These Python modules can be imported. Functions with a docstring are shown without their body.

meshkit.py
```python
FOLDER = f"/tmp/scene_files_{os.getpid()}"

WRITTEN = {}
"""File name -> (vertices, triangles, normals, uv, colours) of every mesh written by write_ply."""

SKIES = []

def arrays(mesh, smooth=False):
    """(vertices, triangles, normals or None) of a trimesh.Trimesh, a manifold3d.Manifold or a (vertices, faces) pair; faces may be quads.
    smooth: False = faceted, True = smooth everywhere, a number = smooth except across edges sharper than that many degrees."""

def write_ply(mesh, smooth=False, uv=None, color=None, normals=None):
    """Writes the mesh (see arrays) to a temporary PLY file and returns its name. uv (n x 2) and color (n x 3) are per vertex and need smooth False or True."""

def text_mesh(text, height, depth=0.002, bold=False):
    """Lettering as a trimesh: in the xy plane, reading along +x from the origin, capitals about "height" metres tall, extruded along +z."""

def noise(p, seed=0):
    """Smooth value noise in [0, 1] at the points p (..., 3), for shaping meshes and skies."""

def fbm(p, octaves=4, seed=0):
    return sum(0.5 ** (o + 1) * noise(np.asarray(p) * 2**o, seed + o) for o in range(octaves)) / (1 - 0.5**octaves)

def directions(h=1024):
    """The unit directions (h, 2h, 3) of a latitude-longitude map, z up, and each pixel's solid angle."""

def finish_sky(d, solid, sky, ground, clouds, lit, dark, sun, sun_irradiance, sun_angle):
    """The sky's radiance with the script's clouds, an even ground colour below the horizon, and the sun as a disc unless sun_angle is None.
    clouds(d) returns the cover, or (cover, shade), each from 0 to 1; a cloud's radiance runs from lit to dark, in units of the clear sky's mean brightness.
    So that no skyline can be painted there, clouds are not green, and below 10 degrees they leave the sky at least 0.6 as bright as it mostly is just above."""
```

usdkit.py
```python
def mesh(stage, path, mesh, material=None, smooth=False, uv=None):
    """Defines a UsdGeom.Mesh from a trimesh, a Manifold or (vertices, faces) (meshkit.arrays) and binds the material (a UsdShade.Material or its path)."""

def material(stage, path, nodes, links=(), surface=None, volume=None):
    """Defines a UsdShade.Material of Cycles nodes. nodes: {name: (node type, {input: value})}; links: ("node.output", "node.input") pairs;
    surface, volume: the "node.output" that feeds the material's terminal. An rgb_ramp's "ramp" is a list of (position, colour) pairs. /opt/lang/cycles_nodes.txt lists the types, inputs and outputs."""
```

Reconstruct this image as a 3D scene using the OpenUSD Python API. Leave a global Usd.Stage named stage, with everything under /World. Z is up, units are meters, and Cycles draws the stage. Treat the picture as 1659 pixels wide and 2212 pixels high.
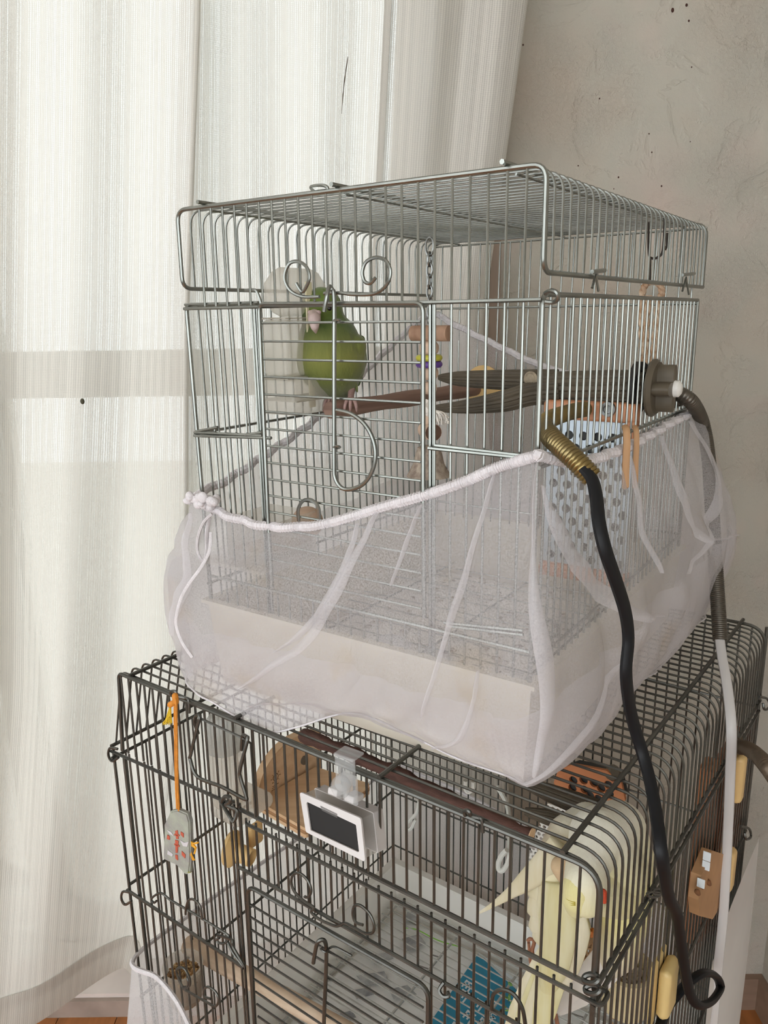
import math, random, numpy as np, trimesh, manifold3d as m3, usdkit, meshkit
from pxr import Usd, UsdGeom, UsdLux, UsdShade, Gf, Sdf
from shapely.geometry import Polygon, Point, box as sbox
rng = np.random.default_rng(7); random.seed(7)
stage = Usd.Stage.CreateInMemory()
UsdGeom.SetStageUpAxis(stage, 'Z'); UsdGeom.SetStageMetersPerUnit(stage, 1.0)
UsdGeom.Xform.Define(stage, '/World'); UsdGeom.Scope.Define(stage, '/World/Looks')
A = np.array
# ------------------------------------------------------------------ camera, light, exposure
H = 1.21                                   # camera height above the floor
FPX, PITCH, ROLL = 1699.2, 0.2427, 0.0140
_cp, _sp, _cr, _sr = math.cos(PITCH), math.sin(PITCH), math.cos(ROLL), math.sin(ROLL)
_R, _F, _D = A([1, 0, 0.]), A([0, _cp, -_sp]), A([0, -_sp, -_cp])
CR, CD = _cr * _R + _sr * _D, -_sr * _R + _cr * _D
CAM = A([0, 0, H])
cam = UsdGeom.Camera.Define(stage, '/World/camera')
cam.CreateHorizontalApertureAttr(36.0); cam.CreateVerticalApertureAttr(36.0 * 2212 / 1659)
cam.CreateFocalLengthAttr(36.0 * FPX / 1659); cam.CreateClippingRangeAttr(Gf.Vec2f(0.01, 100))
cam.CreateExposureAttr(0.43)
_m = Gf.Matrix4d(*[float(x) for x in [*CR, 0, *(-CD), 0, *(-_F), 0, *CAM, 1]])
cam.AddTransformOp().Set(_m)
sky = UsdLux.DomeLight.Define(stage, '/World/sky_light'); sky.CreateColorAttr(Gf.Vec3f(0.93, 0.97, 1.0)); sky.CreateIntensityAttr(0.80)
sun = UsdLux.DistantLight.Define(stage, '/World/sun_light'); sun.CreateColorAttr(Gf.Vec3f(1.0, 0.95, 0.86)); sun.CreateIntensityAttr(1.5); sun.CreateAngleAttr(1.2)
sun.AddRotateXYZOp().Set(Gf.Vec3f(-58, 0, 14))      # high sun outside, behind the curtain
# ------------------------------------------------------------------ helpers: rays
def ray(px, py): return CR * ((px - 829.5) / FPX) + CD * ((py - 1106) / FPX) + _F
def onz(px, py, z): d = ray(px, py); return CAM + d * ((z - H) / d[2])
def ony(px, py, y): d = ray(px, py); return CAM + d * (y / d[1])
def onp(px, py, P, n): d = ray(px, py); return CAM + d * (np.dot(P - CAM, n) / np.dot(d, n))
def dp(px, py, d): return CAM + ray(px, py) * d
def dist(P): return float(np.dot(P - CAM, _F))
class Cage:                                # a rotated frame: s along the front (0 at the right corner), t into the depth
    def __init__(c, x, y, yaw):
        c.o = A([x, y, 0.]); c.a = A([math.cos(yaw), math.sin(yaw), 0.]); c.b = A([-math.sin(yaw), math.cos(yaw), 0.])
    def P(c, s, t, z): return c.o + s * c.a + t * c.b + A([0, 0, z + H])
    def F(c, px, py, t=0.): return onp(px, py, c.o + t * c.b, c.b)
    def S(c, px, py, s=0.): return onp(px, py, c.o + s * c.a, c.a)
    def Z(c, px, py, z): return onz(px, py, z + H)
    def loc(c, P): d = P - c.o; return float(d @ c.a), float(d @ c.b), float(P[2] - H)
U = Cage(.0918, .4630, -.6017); L = Cage(.1197, .3822, -.6395)
# ------------------------------------------------------------------ helpers: meshes
def cat(*ms): return trimesh.util.concatenate([m for m in ms if m is not None])
def spline(pts, n=8, closed=False):
    p = np.asarray(pts, float); N = len(p); out = []
    idx = range(N) if closed else range(N - 1)
    g = (lambda i: p[i % N]) if closed else (lambda i: p[min(max(i, 0), N - 1)])
    for i in idx:
        p0, p1, p2, p3 = g(i - 1), g(i), g(i + 1), g(i + 2)
        for k in range(n):
            t = k / n
            out.append(.5 * ((2 * p1) + (p2 - p0) * t + (2 * p0 - 5 * p1 + 4 * p2 - p3) * t * t + (3 * p1 - p0 - 3 * p2 + p3) * t ** 3))
    if not closed: out.append(p[-1])
    return A(out)
def fillet(pts, r, n=5):
    p = [A(q, float) for q in pts]; out = [p[0]]
    for i in range(1, len(p) - 1):
        u, v = p[i - 1] - p[i], p[i + 1] - p[i]; lu, lv = np.linalg.norm(u), np.linalg.norm(v)
        d = min(r[i] if hasattr(r, '__len__') else r, lu * .49, lv * .49); a, b = p[i] + u / lu * d, p[i] + v / lv * d
        for k in range(n + 1):
            t = k / n; out.append((1 - t) ** 2 * a + 2 * t * (1 - t) * p[i] + t * t * b)
    out.append(p[-1]); return A(out)
def tube(pts, r, sides=6, closed=False, flat=1.0, up=None):
    p = np.asarray(pts, float); n = len(p); r = np.broadcast_to(np.asarray(r, float), (n,))
    tg = (np.roll(p, -1, 0) - np.roll(p, 1, 0)) if closed else np.gradient(p, axis=0)
    tg = tg / np.maximum(np.linalg.norm(tg, axis=1, keepdims=True), 1e-12)
    if up is None: up = A([0, 0, 1.]) if abs(tg[0][2]) < .9 else A([1., 0, 0])
    u = np.cross(tg[0], up); u /= np.linalg.norm(u); vs = []
    ang = np.arange(sides) * 2 * math.pi / sides + .3
    for i in range(n):
        u = u - tg[i] * (u @ tg[i]); u /= np.linalg.norm(u); w = np.cross(tg[i], u)
        vs.append(p[i] + r[i] * (np.cos(ang)[:, None] * u + np.sin(ang)[:, None] * w * flat))
    v = np.vstack(vs); f = []
    m = n if closed else n - 1
    i, k = np.meshgrid(np.arange(m), np.arange(sides), indexing='ij'); i, k = i.ravel(), k.ravel()
    a, b = i * sides + k, i * sides + (k + 1) % sides; j = (i + 1) % n; c, d = j * sides + (k + 1) % sides, j * sides + k
    f = np.vstack([np.c_[a, b, c], np.c_[a, c, d]])
    if not closed:
        v = np.vstack([v, p[0], p[-1]]); e = np.arange(sides); e2 = (e + 1) % sides; o = (n - 1) * sides
        f = np.vstack([f, np.c_[e2, e, np.full(sides, n * sides)], np.c_[o + e, o + e2, np.full(sides, n * sides + 1)]])
    return trimesh.Trimesh(v, f, process=False)
def basis(x, y, z, o):
    T = np.eye(4); T[:3, 0], T[:3, 1], T[:3, 2], T[:3, 3] = x, y, z, o; return T
def unit(v): return np.asarray(v, float) / np.linalg.norm(v)
def rbox(sx, sy, sz, r=.002, T=None):     # a rounded box, centred
    r = min(r, sx * .45, sy * .45, sz * .45)
    cs = m3.Manifold.batch_hull([m3.Manifold.sphere(r, 8).translate([x * (sx / 2 - r), y * (sy / 2 - r), z * (sz / 2 - r)]) for x in (-1, 1) for y in (-1, 1) for z in (-1, 1)])
    g = cs.to_mesh(); m = trimesh.Trimesh(g.vert_properties[:, :3], g.tri_verts, process=False)
    if T is not None: m.apply_transform(T)
    return m
def prism(poly, h, T=None):                # an outline extruded along its own z
    if not isinstance(poly, Polygon): poly = Polygon(poly)
    m = trimesh.creation.extrude_polygon(poly.buffer(0), h, engine='earcut')
    if T is not None: m.apply_transform(T)
    return m
def lathe(prof, T=None, n=28):
    m = trimesh.creation.revolve(A(prof, float), sections=n)
    if T is not None: m.apply_transform(T)
    return m
def tm(man):
    g = man.to_mesh(); return trimesh.Trimesh(g.vert_properties[:, :3].astype(float), g.tri_verts, process=False)
def blob(bones, edge=.004, it=8, lamb=.5):  # one continuous surface over tapering bones
    man = None
    if not isinstance(bones[0][1], tuple): bones = [tuple(bones)]
    for (p, r), (q, s) in bones:
        h = m3.Manifold.batch_hull([m3.Manifold.sphere(r, 20).translate(list(p)), m3.Manifold.sphere(s, 20).translate(list(q))])
        man = h if man is None else man + h
    m = tm(man.refine_to_length(edge)); m.merge_vertices()
    trimesh.smoothing.filter_taubin(m, lamb=lamb, nu=.52, iterations=it); return m
def grid(Pf, nu, nv, thick=0):             # Pf(u, v) arrays -> points; uv in 0..1
    u, v = np.meshgrid(np.linspace(0, 1, nu), np.linspace(0, 1, nv), indexing='ij')
    P = Pf(u, v).reshape(-1, 3); i, j = np.meshgrid(np.arange(nu - 1), np.arange(nv - 1), indexing='ij'); a = (i * nv + j).ravel()
    return trimesh.Trimesh(P, np.vstack([np.c_[a, a + nv, a + nv + 1], np.c_[a, a + nv + 1, a + 1]]), process=False)
# ------------------------------------------------------------------ helpers: scene tree
_used = set()
def numbered(path):
    q, k = path, 0
    while q in _used: k += 1; q = f'{path}_{k:03d}'
    _used.add(q); return q
def _tag(p, label=None, category=None, group=None, kind=None):
    for k, v in (('label', label), ('category', category), ('group', group), ('kind', kind)):
        if v: p.SetCustomDataByKey(k, v)
class Thing:
    def __init__(t, name, label, category, base, group=None, kind=None):
        t.path = numbered('/World/' + name); t.base = A(base, float)
        x = UsdGeom.Xform.Define(stage, t.path); x.AddTranslateOp().Set(Gf.Vec3d(*map(float, base))); _tag(x.GetPrim(), label, category, group, kind)
    def add(t, part, mesh, mat, parent=None, label=None, smooth=40, kind=None, uv=None):
        p = numbered((parent or t.path) + '/' + part); m = mesh.copy(); m.vertices = m.vertices - t.base
        g = usdkit.mesh(stage, p, m, mat, smooth=smooth, uv=uv); _tag(g.GetPrim(), label, kind=kind)
        g.CreateDoubleSidedAttr(True); return p
def one(name, mesh, mat, label, category, base=None, smooth=40, group=None, kind=None, uv=None):
    p = numbered('/World/' + name); base = A(mesh.bounds.mean(0) * [1, 1, 0] + [0, 0, mesh.bounds[0][2]] if base is None else base, float)
    m = mesh.copy(); m.vertices = m.vertices - base
    g = usdkit.mesh(stage, p, m, mat, smooth=smooth, uv=uv); g.AddTranslateOp().Set(Gf.Vec3d(*map(float, base))); g.CreateDoubleSidedAttr(True)
    _tag(g.GetPrim(), label, category, group, kind); return p
# ------------------------------------------------------------------ materials
def lin(h):
    h = h.lstrip('#'); return tuple(((c / 12.92) if c <= .04045 else ((c + .055) / 1.055) ** 2.4) for c in (int(h[i:i + 2], 16) / 255 for i in (0, 2, 4)))
_mats = {}
def M(name, hexa, rough=.5, metal=0., var=.0, scale=60., bump=0., hex2=None, stretch=(1, 1, 1), spec=.5, sss=0., trans=0., detail=4, bscale=None):
    if name in _mats: return _mats[name]
    c = lin(hexa); c2 = lin(hex2) if hex2 else tuple(x * (1 - var) for x in c)
    n = {'p': ('principled_bsdf', dict(roughness=rough, metallic=metal, specular_ior_level=spec, base_color=c)), 'tc': ('texture_coordinate', {}), 'mp': ('mapping', dict(scale=stretch)),
         'no': ('noise_texture', dict(scale=scale, detail=detail)), 'rp': ('rgb_ramp', dict(ramp=[(.35, c2), (.65, c)]))}
    l = [('tc.object', 'mp.vector'), ('mp.vector', 'no.vector'), ('no.fac', 'rp.fac')]
    out = 'p.BSDF'
    if var or hex2: l.append(('rp.color', 'p.base_color'))
    if bump:
        n['nb'] = ('noise_texture', dict(scale=bscale or scale * 3, detail=3)); n['bu'] = ('bump', dict(strength=bump, distance=.001))
        l += [('mp.vector', 'nb.vector'), ('nb.fac', 'bu.height'), ('bu.normal', 'p.normal')]
    if trans:
        n['tl'] = ('translucent_bsdf', dict(color=c)); n['mx'] = ('mix_closure', dict(fac=trans)); l += [('p.BSDF', 'mx.closure1'), ('tl.BSDF', 'mx.closure2')]; out = 'mx.closure'
    _mats[name] = usdkit.material(stage, '/World/Looks/' + name, n, l, surface=out); return _mats[name]
def clear(name, hexa, opacity, rough=.15, frosty=.5):   # thin clear or milky plastic
    if name in _mats: return _mats[name]
    c = lin(hexa)
    n = {'t': ('transparent_bsdf', dict(color=(.97, .97, .97))), 'p': ('principled_bsdf', dict(base_color=c, roughness=rough)), 'tl': ('translucent_bsdf', dict(color=c)),
         'm1': ('mix_closure', dict(fac=frosty)), 'm2': ('mix_closure', dict(fac=opacity))}
    _mats[name] = usdkit.material(stage, '/World/Looks/' + name, n, [('p.BSDF', 'm1.closure1'), ('tl.BSDF', 'm1.closure2'), ('t.BSDF', 'm2.closure1'), ('m1.closure', 'm2.closure2')], surface='m2.closure'); return _mats[name]
STEEL = M('bright_wire', '#9a9d97', .27, .92, var=.25, scale=25)
STEEL2 = M('dull_wire', '#6a6a65', .34, .85, var=.3, scale=30)
WALL = None
# ------------------------------------------------------------------ the setting
YW = 1.16; XW = .662; CEIL = 2.42
def bx(x0, x1, y0, y1, z0, z1):
    m = trimesh.creation.box((x1 - x0, y1 - y0, z1 - z0)); m.apply_translation(((x0 + x1) / 2, (y0 + y1) / 2, (z0 + z1) / 2)); return m
def plaster(name):
    n = {'tc': ('texture_coordinate', {}), 'no': ('noise_texture', dict(scale=5, detail=3, roughness=.6)), 'rp': ('rgb_ramp', dict(ramp=[(.30, lin('#b7ac9e')), (.5, lin('#b2ada1')), (.72, lin('#bdaea3'))])),
         'n1': ('noise_texture', dict(scale=210, detail=5, roughness=.7, distortion=.6)), 'n2': ('noise_texture', dict(type='ridged_multifractal', scale=11, detail=5, roughness=.6, lacunarity=2.2, offset=.9, gain=2.0, distortion=.5)), 'r2': ('rgb_ramp', dict(ramp=[(.55, (0, 0, 0)), (.9, (1, 1, 1))])),
         'n4': ('noise_texture', dict(scale=7, detail=2)), 'mk': ('rgb_ramp', dict(ramp=[(.40, (.15, .15, .15)), (.62, (1, 1, 1))])), 'mm': ('mix', dict(mix_type='multiply', fac=1.0)),
         'b1': ('bump', dict(strength=.9, distance=.0034)), 'b2': ('bump', dict(strength=.5, distance=.0022)), 'p': ('principled_bsdf', dict(roughness=.92, specular_ior_level=.2))}
    l = [('tc.object', k + '.vector') for k in ('no', 'n1', 'n2', 'n4')] + [('no.fac', 'rp.fac'), ('rp.color', 'p.base_color'), ('n2.fac', 'r2.fac'), ('n4.fac', 'mk.fac'), ('n1.color', 'mm.color1'), ('mk.color', 'mm.color2'), ('mm.color', 'b1.height'), ('r2.color', 'b2.height'), ('b1.normal', 'b2.normal'), ('b2.normal', 'p.normal')]
    return usdkit.material(stage, '/World/Looks/' + name, n, l, surface='p.BSDF')
PLASTER = plaster('trowelled_plaster')
PAINT = M('ceiling_paint', '#efece6', .9); OAK = None
def struct(name, mesh, m, label, smooth=False): return one(name, mesh, m, label, {'w': 'wall', 'f': 'floor', 'c': 'ceiling', 'b': 'baseboard', 't': 'trim'}.get(name[0], 'wall'), base=(0, 0, 0), smooth=smooth, kind='structure')
XO = float(ony(1046, 640, YW)[0]); ZSILL = float(ony(200, 2147, YW)[2]); XL = -2.4
struct('wall_back', cat(bx(XO, XW + .12, YW, YW + .13, 0, CEIL), bx(XL, XO, YW, YW + .13, 2.08, CEIL), bx(XL - .5, XL, YW, YW + .13, 0, CEIL)), PLASTER, 'beige trowelled plaster wall behind the cages, to the right of the curtain')
struct('wall_right', bx(XW, XW + .12, -2.6, YW, 0, CEIL), PLASTER, 'beige plaster side wall at the right edge, meeting the back wall in a corner')
struct('ceiling', bx(XL - .5, XW + .12, -2.6, YW + .13, CEIL, CEIL + .05), PAINT, 'plain pale ceiling above the room')
struct('wall_left', bx(XL - .5, XL - .38, -.4, YW, 0, CEIL), PAINT, 'plain pale side wall far to the left, outside the picture')
struct('wall_front', cat(bx(XL - .5, XW + .12, -2.72, -2.6, 0, .15), bx(XL - .5, XW + .12, -2.72, -2.6, 2.34, CEIL), bx(XL - .5, XL - .3, -2.72, -2.6, .15, 2.34)), PAINT, 'plain pale wall behind the viewpoint with a wide window opening')
# wooden floor: each board its own piece
fl = Thing('floor', 'warm orange-brown wooden plank floor below the curtain and cages', 'floor', (0, 0, 0), kind='structure')
fl.add('floor_base', bx(XL - .5, XW, -2.6, YW + .02, -.06, -.012), M('floor_gap', '#3a2517', .8), smooth=False)
woods = [M(f'floor_wood_{k}', h, .42, var=.28, scale=9, stretch=(8, 1, 1)) for k, h in enumerate(('#b97d4e', '#b0713f', '#c18959'))]
bw = .105
for k in range(-12, 12):
    x0 = -.49 + k * bw
    if x0 > XW - .02: continue
    y0 = -1.2
    for q, ln in enumerate((rng.uniform(.5, 1.6), 4)):
        y1 = min(YW, y0 + ln); x1 = min(x0 + bw - .0016, XW)
        fl.add('floor_board', bx(x0, x1, y0, y1 - .001, -.012, 0), woods[(k * 3 + q) % 3], smooth=False); y0 = y1
        if y1 >= YW: break
BASEW = M('baseboard_wood', '#8d7360', .6, var=.2, scale=8, stretch=(1, 6, 6))
ZB = float(ony(1600, 2104, YW)[2])
struct('baseboard_back', bx(XO + .03, XW - .001, YW - .012, YW, 0, ZB), BASEW, 'brown wooden baseboard along the foot of the back wall')
struct('baseboard_right', bx(XW - .012, XW, -2.5, YW - .012, 0, ZB), BASEW, 'brown wooden baseboard along the foot of the right wall')
# window: sill, track, jamb, sashes, panes
JAMB = M('jamb_wood', '#9a8778', .6, var=.15, scale=12, stretch=(6, 6, 1)); ALU = M('sash_metal', '#d8d8d2', .45, .4); SILLM = M('sill_paint', '#d9cbc4', .6, var=.12, scale=14)
wn = Thing('window_1', 'tall sliding glass window behind the white curtain, bright daylight outside', 'window', (0, YW, 0), kind='structure')
XJ = float(ony(1078, 640, YW)[0])
wn.add('jamb', bx(XO - .004, XJ, YW - .012, YW + .14, 0, 2.1), JAMB, label='brown wooden window jamb showing right of the curtain', smooth=False)
wn.add('sill', bx(XL, XO - .004, YW, YW + .085, -.01, ZSILL), SILLM, label='pale worn wooden sill under the curtain hem', smooth=False)
wn.add('sill_front', bx(XL, XO - .004, YW - .008, YW - .0005, -.01, ZSILL - .008), M('sill_front_wood', '#a08f84', .7, var=.25, scale=20), smooth=False)
wn.add('track', bx(XL, XO - .004, YW + .085, YW + .19, -.01, ZSILL + .004), ALU, label='aluminium window track', smooth=False)
for yy in (.100, .135): wn.add('track_rib', bx(XL, XO - .004, YW + yy, YW + yy + .004, ZSILL + .004, ZSILL + .016), ALU, smooth=False)
PANE = M('x', '#ffffff') if 0 else usdkit.material(stage, '/World/Looks/window_glass', {'t': ('transparent_bsdf', dict(color=(.96, .98, .97))), 'g': ('glossy_bsdf', dict(color=(1, 1, 1), roughness=.02)), 'f': ('fresnel', dict(IOR=1.45)), 'm': ('mix_closure', {})}, [('f.fac', 'm.fac'), ('t.BSDF', 'm.closure1'), ('g.BSDF', 'm.closure2')], surface='m.closure')
zr0, zr1 = float(ony(200, 858, YW + .12)[2]), float(ony(200, 758, YW + .12)[2]); zs = ZSILL + .016
for x0, x1, yy in ((XL, -.62, .145), (-.68, XO - .004, .115)):
    fr = wn.add('sash_frame', cat(bx(x0, x0 + .05, YW + yy, YW + yy + .025, zs, 2.06), bx(x1 - .05, x1, YW + yy, YW + yy + .025, zs, 2.06), bx(x0 + .05, x1 - .05, YW + yy, YW + yy + .025, zs, zs + .07), bx(x0 + .05, x1 - .05, YW + yy, YW + yy + .025, 2.0, 2.06), bx(x0 + .05, x1 - .05, YW + yy, YW + yy + .025, zr0, zr1)), ALU, smooth=False)
    for z0, z1 in ((zs + .07, zr0), (zr1, 2.0)): wn.add('pane', bx(x0 + .05, x1 - .05, YW + yy + .01, YW + yy + .014, z0, z1), PANE, parent=fr, smooth=False)
one('terrace', bx(-6, 4, YW + .3, 7, -.2, -.02), M('terrace_concrete', '#d8d5cc', .85, var=.1, scale=6), 'pale concrete terrace outside the window', 'terrace', base=(0, 0, 0), smooth=False, kind='structure')
# dark fly specks on the plaster
sp = []
for px, py, r in ((1453, 22, 4.5), (1483, 11, 4), (1488, 45, 3), (1295, 213, 2.2), (1402, 289, 2), (1408, 329, 2.2), (1249, 358, 2), (1336, 383, 2.6), (1429, 402, 2.6), (1326, 408, 1.6), (1494, 145, 2), (1491, 306, 1.5), (1130, 97, 2.5), (1128, 77, 1.8)):
    P = ony(px, py, YW); s = trimesh.creation.icosphere(2, 1.0); s.apply_scale((r * .00042, .0006, r * .0005 * (1.3 if r > 4 else 1))); s.apply_translation(P); sp.append(s)
one('wall_speck', cat(*sp), M('speck', '#3b1d14', .8), 'scattered tiny dark brown specks on the plaster wall', 'specks', kind='stuff')
# ------------------------------------------------------------------ the curtain
def curtain_mat(name, dens, hexc='#dfdbd3'):
    c = lin(hexc)
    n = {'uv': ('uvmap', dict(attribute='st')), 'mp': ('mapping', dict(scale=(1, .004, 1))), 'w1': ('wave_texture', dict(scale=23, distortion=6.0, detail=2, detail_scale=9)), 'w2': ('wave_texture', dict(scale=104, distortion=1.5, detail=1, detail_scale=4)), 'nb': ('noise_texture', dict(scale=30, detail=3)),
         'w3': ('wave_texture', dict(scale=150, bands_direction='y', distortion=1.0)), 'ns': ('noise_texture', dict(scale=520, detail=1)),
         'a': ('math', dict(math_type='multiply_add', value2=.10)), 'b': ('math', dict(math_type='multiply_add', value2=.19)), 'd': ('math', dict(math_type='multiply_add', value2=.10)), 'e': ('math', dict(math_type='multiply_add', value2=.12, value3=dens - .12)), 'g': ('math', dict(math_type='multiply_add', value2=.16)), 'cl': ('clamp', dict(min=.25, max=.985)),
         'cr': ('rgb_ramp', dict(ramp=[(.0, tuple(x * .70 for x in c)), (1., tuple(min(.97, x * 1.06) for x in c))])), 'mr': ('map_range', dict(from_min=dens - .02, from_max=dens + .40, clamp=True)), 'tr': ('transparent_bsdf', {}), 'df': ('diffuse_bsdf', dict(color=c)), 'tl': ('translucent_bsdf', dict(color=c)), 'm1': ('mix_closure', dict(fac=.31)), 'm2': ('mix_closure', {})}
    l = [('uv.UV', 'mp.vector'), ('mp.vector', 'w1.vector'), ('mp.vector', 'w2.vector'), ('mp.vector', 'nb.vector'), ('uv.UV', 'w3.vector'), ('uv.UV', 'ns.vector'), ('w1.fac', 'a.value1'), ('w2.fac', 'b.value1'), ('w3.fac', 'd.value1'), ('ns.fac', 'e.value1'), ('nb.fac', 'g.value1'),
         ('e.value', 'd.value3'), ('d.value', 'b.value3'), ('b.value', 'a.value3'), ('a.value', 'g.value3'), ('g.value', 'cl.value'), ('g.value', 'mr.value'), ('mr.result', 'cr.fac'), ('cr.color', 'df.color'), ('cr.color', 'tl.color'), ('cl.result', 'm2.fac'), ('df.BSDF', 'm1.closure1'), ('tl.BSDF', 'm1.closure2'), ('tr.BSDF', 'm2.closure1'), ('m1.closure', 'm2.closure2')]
    return usdkit.material(stage, '/World/Looks/' + name, n, l, surface='m2.closure')
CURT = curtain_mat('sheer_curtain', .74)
# cross-sections of the cloth at three heights: (pixel column it passes through, depth), joined downwards
ROW = [(0, [(-420, 1.05), (-250, 1.08), (-60, 1.045), (60, 1.075), (170, 1.05), (290, 1.08), (370, 1.055), (425, 1.04), (434, 1.055), (420, 1.085), (450, 1.10), (520, 1.085), (600, 1.10), (690, 1.09), (780, 1.115), (838, 1.105), (846, 1.085), (835, 1.10), (930, 1.06), (1010, 1.085), (1075, 1.06), (1134, 1.075), (1137, 1.09), (1110, 1.105), (1020, 1.11), (930, 1.115), (860, 1.118)]),
       (700, [(-420, 1.04), (-250, 1.07), (-60, 1.03), (50, 1.065), (160, 1.04), (280, 1.07), (360, 1.05), (398, 1.03), (408, 1.045), (400, 1.085), (440, 1.11), (520, 1.085), (600, 1.11), (680, 1.09), (755, 1.118), (800, 1.105), (808, 1.09), (802, 1.105), (880, 1.075), (940, 1.09), (1000, 1.07), (1038, 1.085), (1040, 1.10), (1015, 1.11), (950, 1.115), (890, 1.118), (830, 1.12)]),
       (1500, [(-420, .99), (-250, 1.03), (-60, .985), (40, 1.03), (130, 1.0), (250, 1.05), (340, 1.04), (395, 1.045), (405, 1.06), (400, 1.09), (440, 1.11), (520, 1.09), (600, 1.11), (680, 1.09), (755, 1.118), (800, 1.105), (808, 1.095), (805, 1.105), (870, 1.08), (930, 1.09), (1000, 1.075), (1078, 1.085), (1080, 1.10), (1030, 1.11), (950, 1.115), (890, 1.118), (830, 1.12)]),
       (2130, [(-420, .95), (-250, .995), (-90, .955), (0, .985), (90, 1.01), (190, 1.075), (245, 1.115), (262, 1.12), (280, 1.10), (310, 1.055), (380, 1.06), (450, 1.10), (540, 1.08), (620, 1.105), (690, 1.09), (755, 1.118), (800, 1.105), (808, 1.095), (805, 1.105), (870, 1.08), (960, 1.09), (1108, 1.085), (1110, 1.10), (1040, 1.11), (950, 1.115), (890, 1.118), (830, 1.12)])]
rows = []
for py, kn in ROW:
    c = spline([ony(px, py, y) for px, y in kn], 16); rows.append(c)
ZT, ZHEM, ZBOT = 2.12, .215, .142
def curtain_at(z, off=0.):                 # cross-section of the cloth at height z
    out = np.zeros_like(rows[0]); zz = [r[:, 2] for r in rows]
    for i in range(len(out)):
        zi = A([q[i] for q in zz]); o = np.argsort(zi); k = A([rows[j][i] for j in o])
        zc = min(max(z, zi.min() - .25), 2.3)
        for d in (0, 1): out[i, d] = np.interp(zc, zi[o], k[:, d]) if zi.min() <= zc <= zi.max() else (k[0, d] + (k[0, d] - k[1, d]) / (zi[o][0] - zi[o][1]) * (zc - zi[o][0]) if zc < zi.min() else k[-1, d])
    out[:, 2] = z; out[:, 1] -= off; return out
def curtain_sheet(z0, z1, nz, off=0.):
    zs_ = np.linspace(z0, z1, nz); S = A([curtain_at(z, off) for z in zs_]); nz_, nx = S.shape[:2]
    u = np.r_[0, np.cumsum(np.linalg.norm(np.diff(S[nz // 2], axis=0), axis=1))]
    i, j = np.meshgrid(np.arange(nz_ - 1), np.arange(nx - 1), indexing='ij'); a = (i * nx + j).ravel()
    uv = np.stack(np.broadcast_arrays(u[None, :], zs_[:, None]), -1).reshape(-1, 2)
    return trimesh.Trimesh(S.reshape(-1, 3), np.vstack([np.c_[a, a + 1, a + nx + 1], np.c_[a, a + nx + 1, a + nx]]), process=False), uv
cu = Thing('curtain', 'long white sheer ribbed curtain hanging across the bright window', 'curtain', (-.5, 1.06, ZBOT))
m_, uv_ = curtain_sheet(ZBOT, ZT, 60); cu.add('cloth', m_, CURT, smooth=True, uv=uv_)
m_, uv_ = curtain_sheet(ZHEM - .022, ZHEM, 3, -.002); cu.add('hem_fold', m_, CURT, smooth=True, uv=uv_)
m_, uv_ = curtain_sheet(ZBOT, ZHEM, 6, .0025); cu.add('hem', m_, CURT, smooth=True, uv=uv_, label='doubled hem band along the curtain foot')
rl = Thing('curtain_rail', 'slim white curtain rail above the window', 'rail', (-.6, 1.07, ZT + .01)); rl.add('rail', bx(XL, XO + .1, 1.055, 1.085, ZT, ZT + .02), M('white_enamel', '#e8e6e0', .4), smooth=False)
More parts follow.
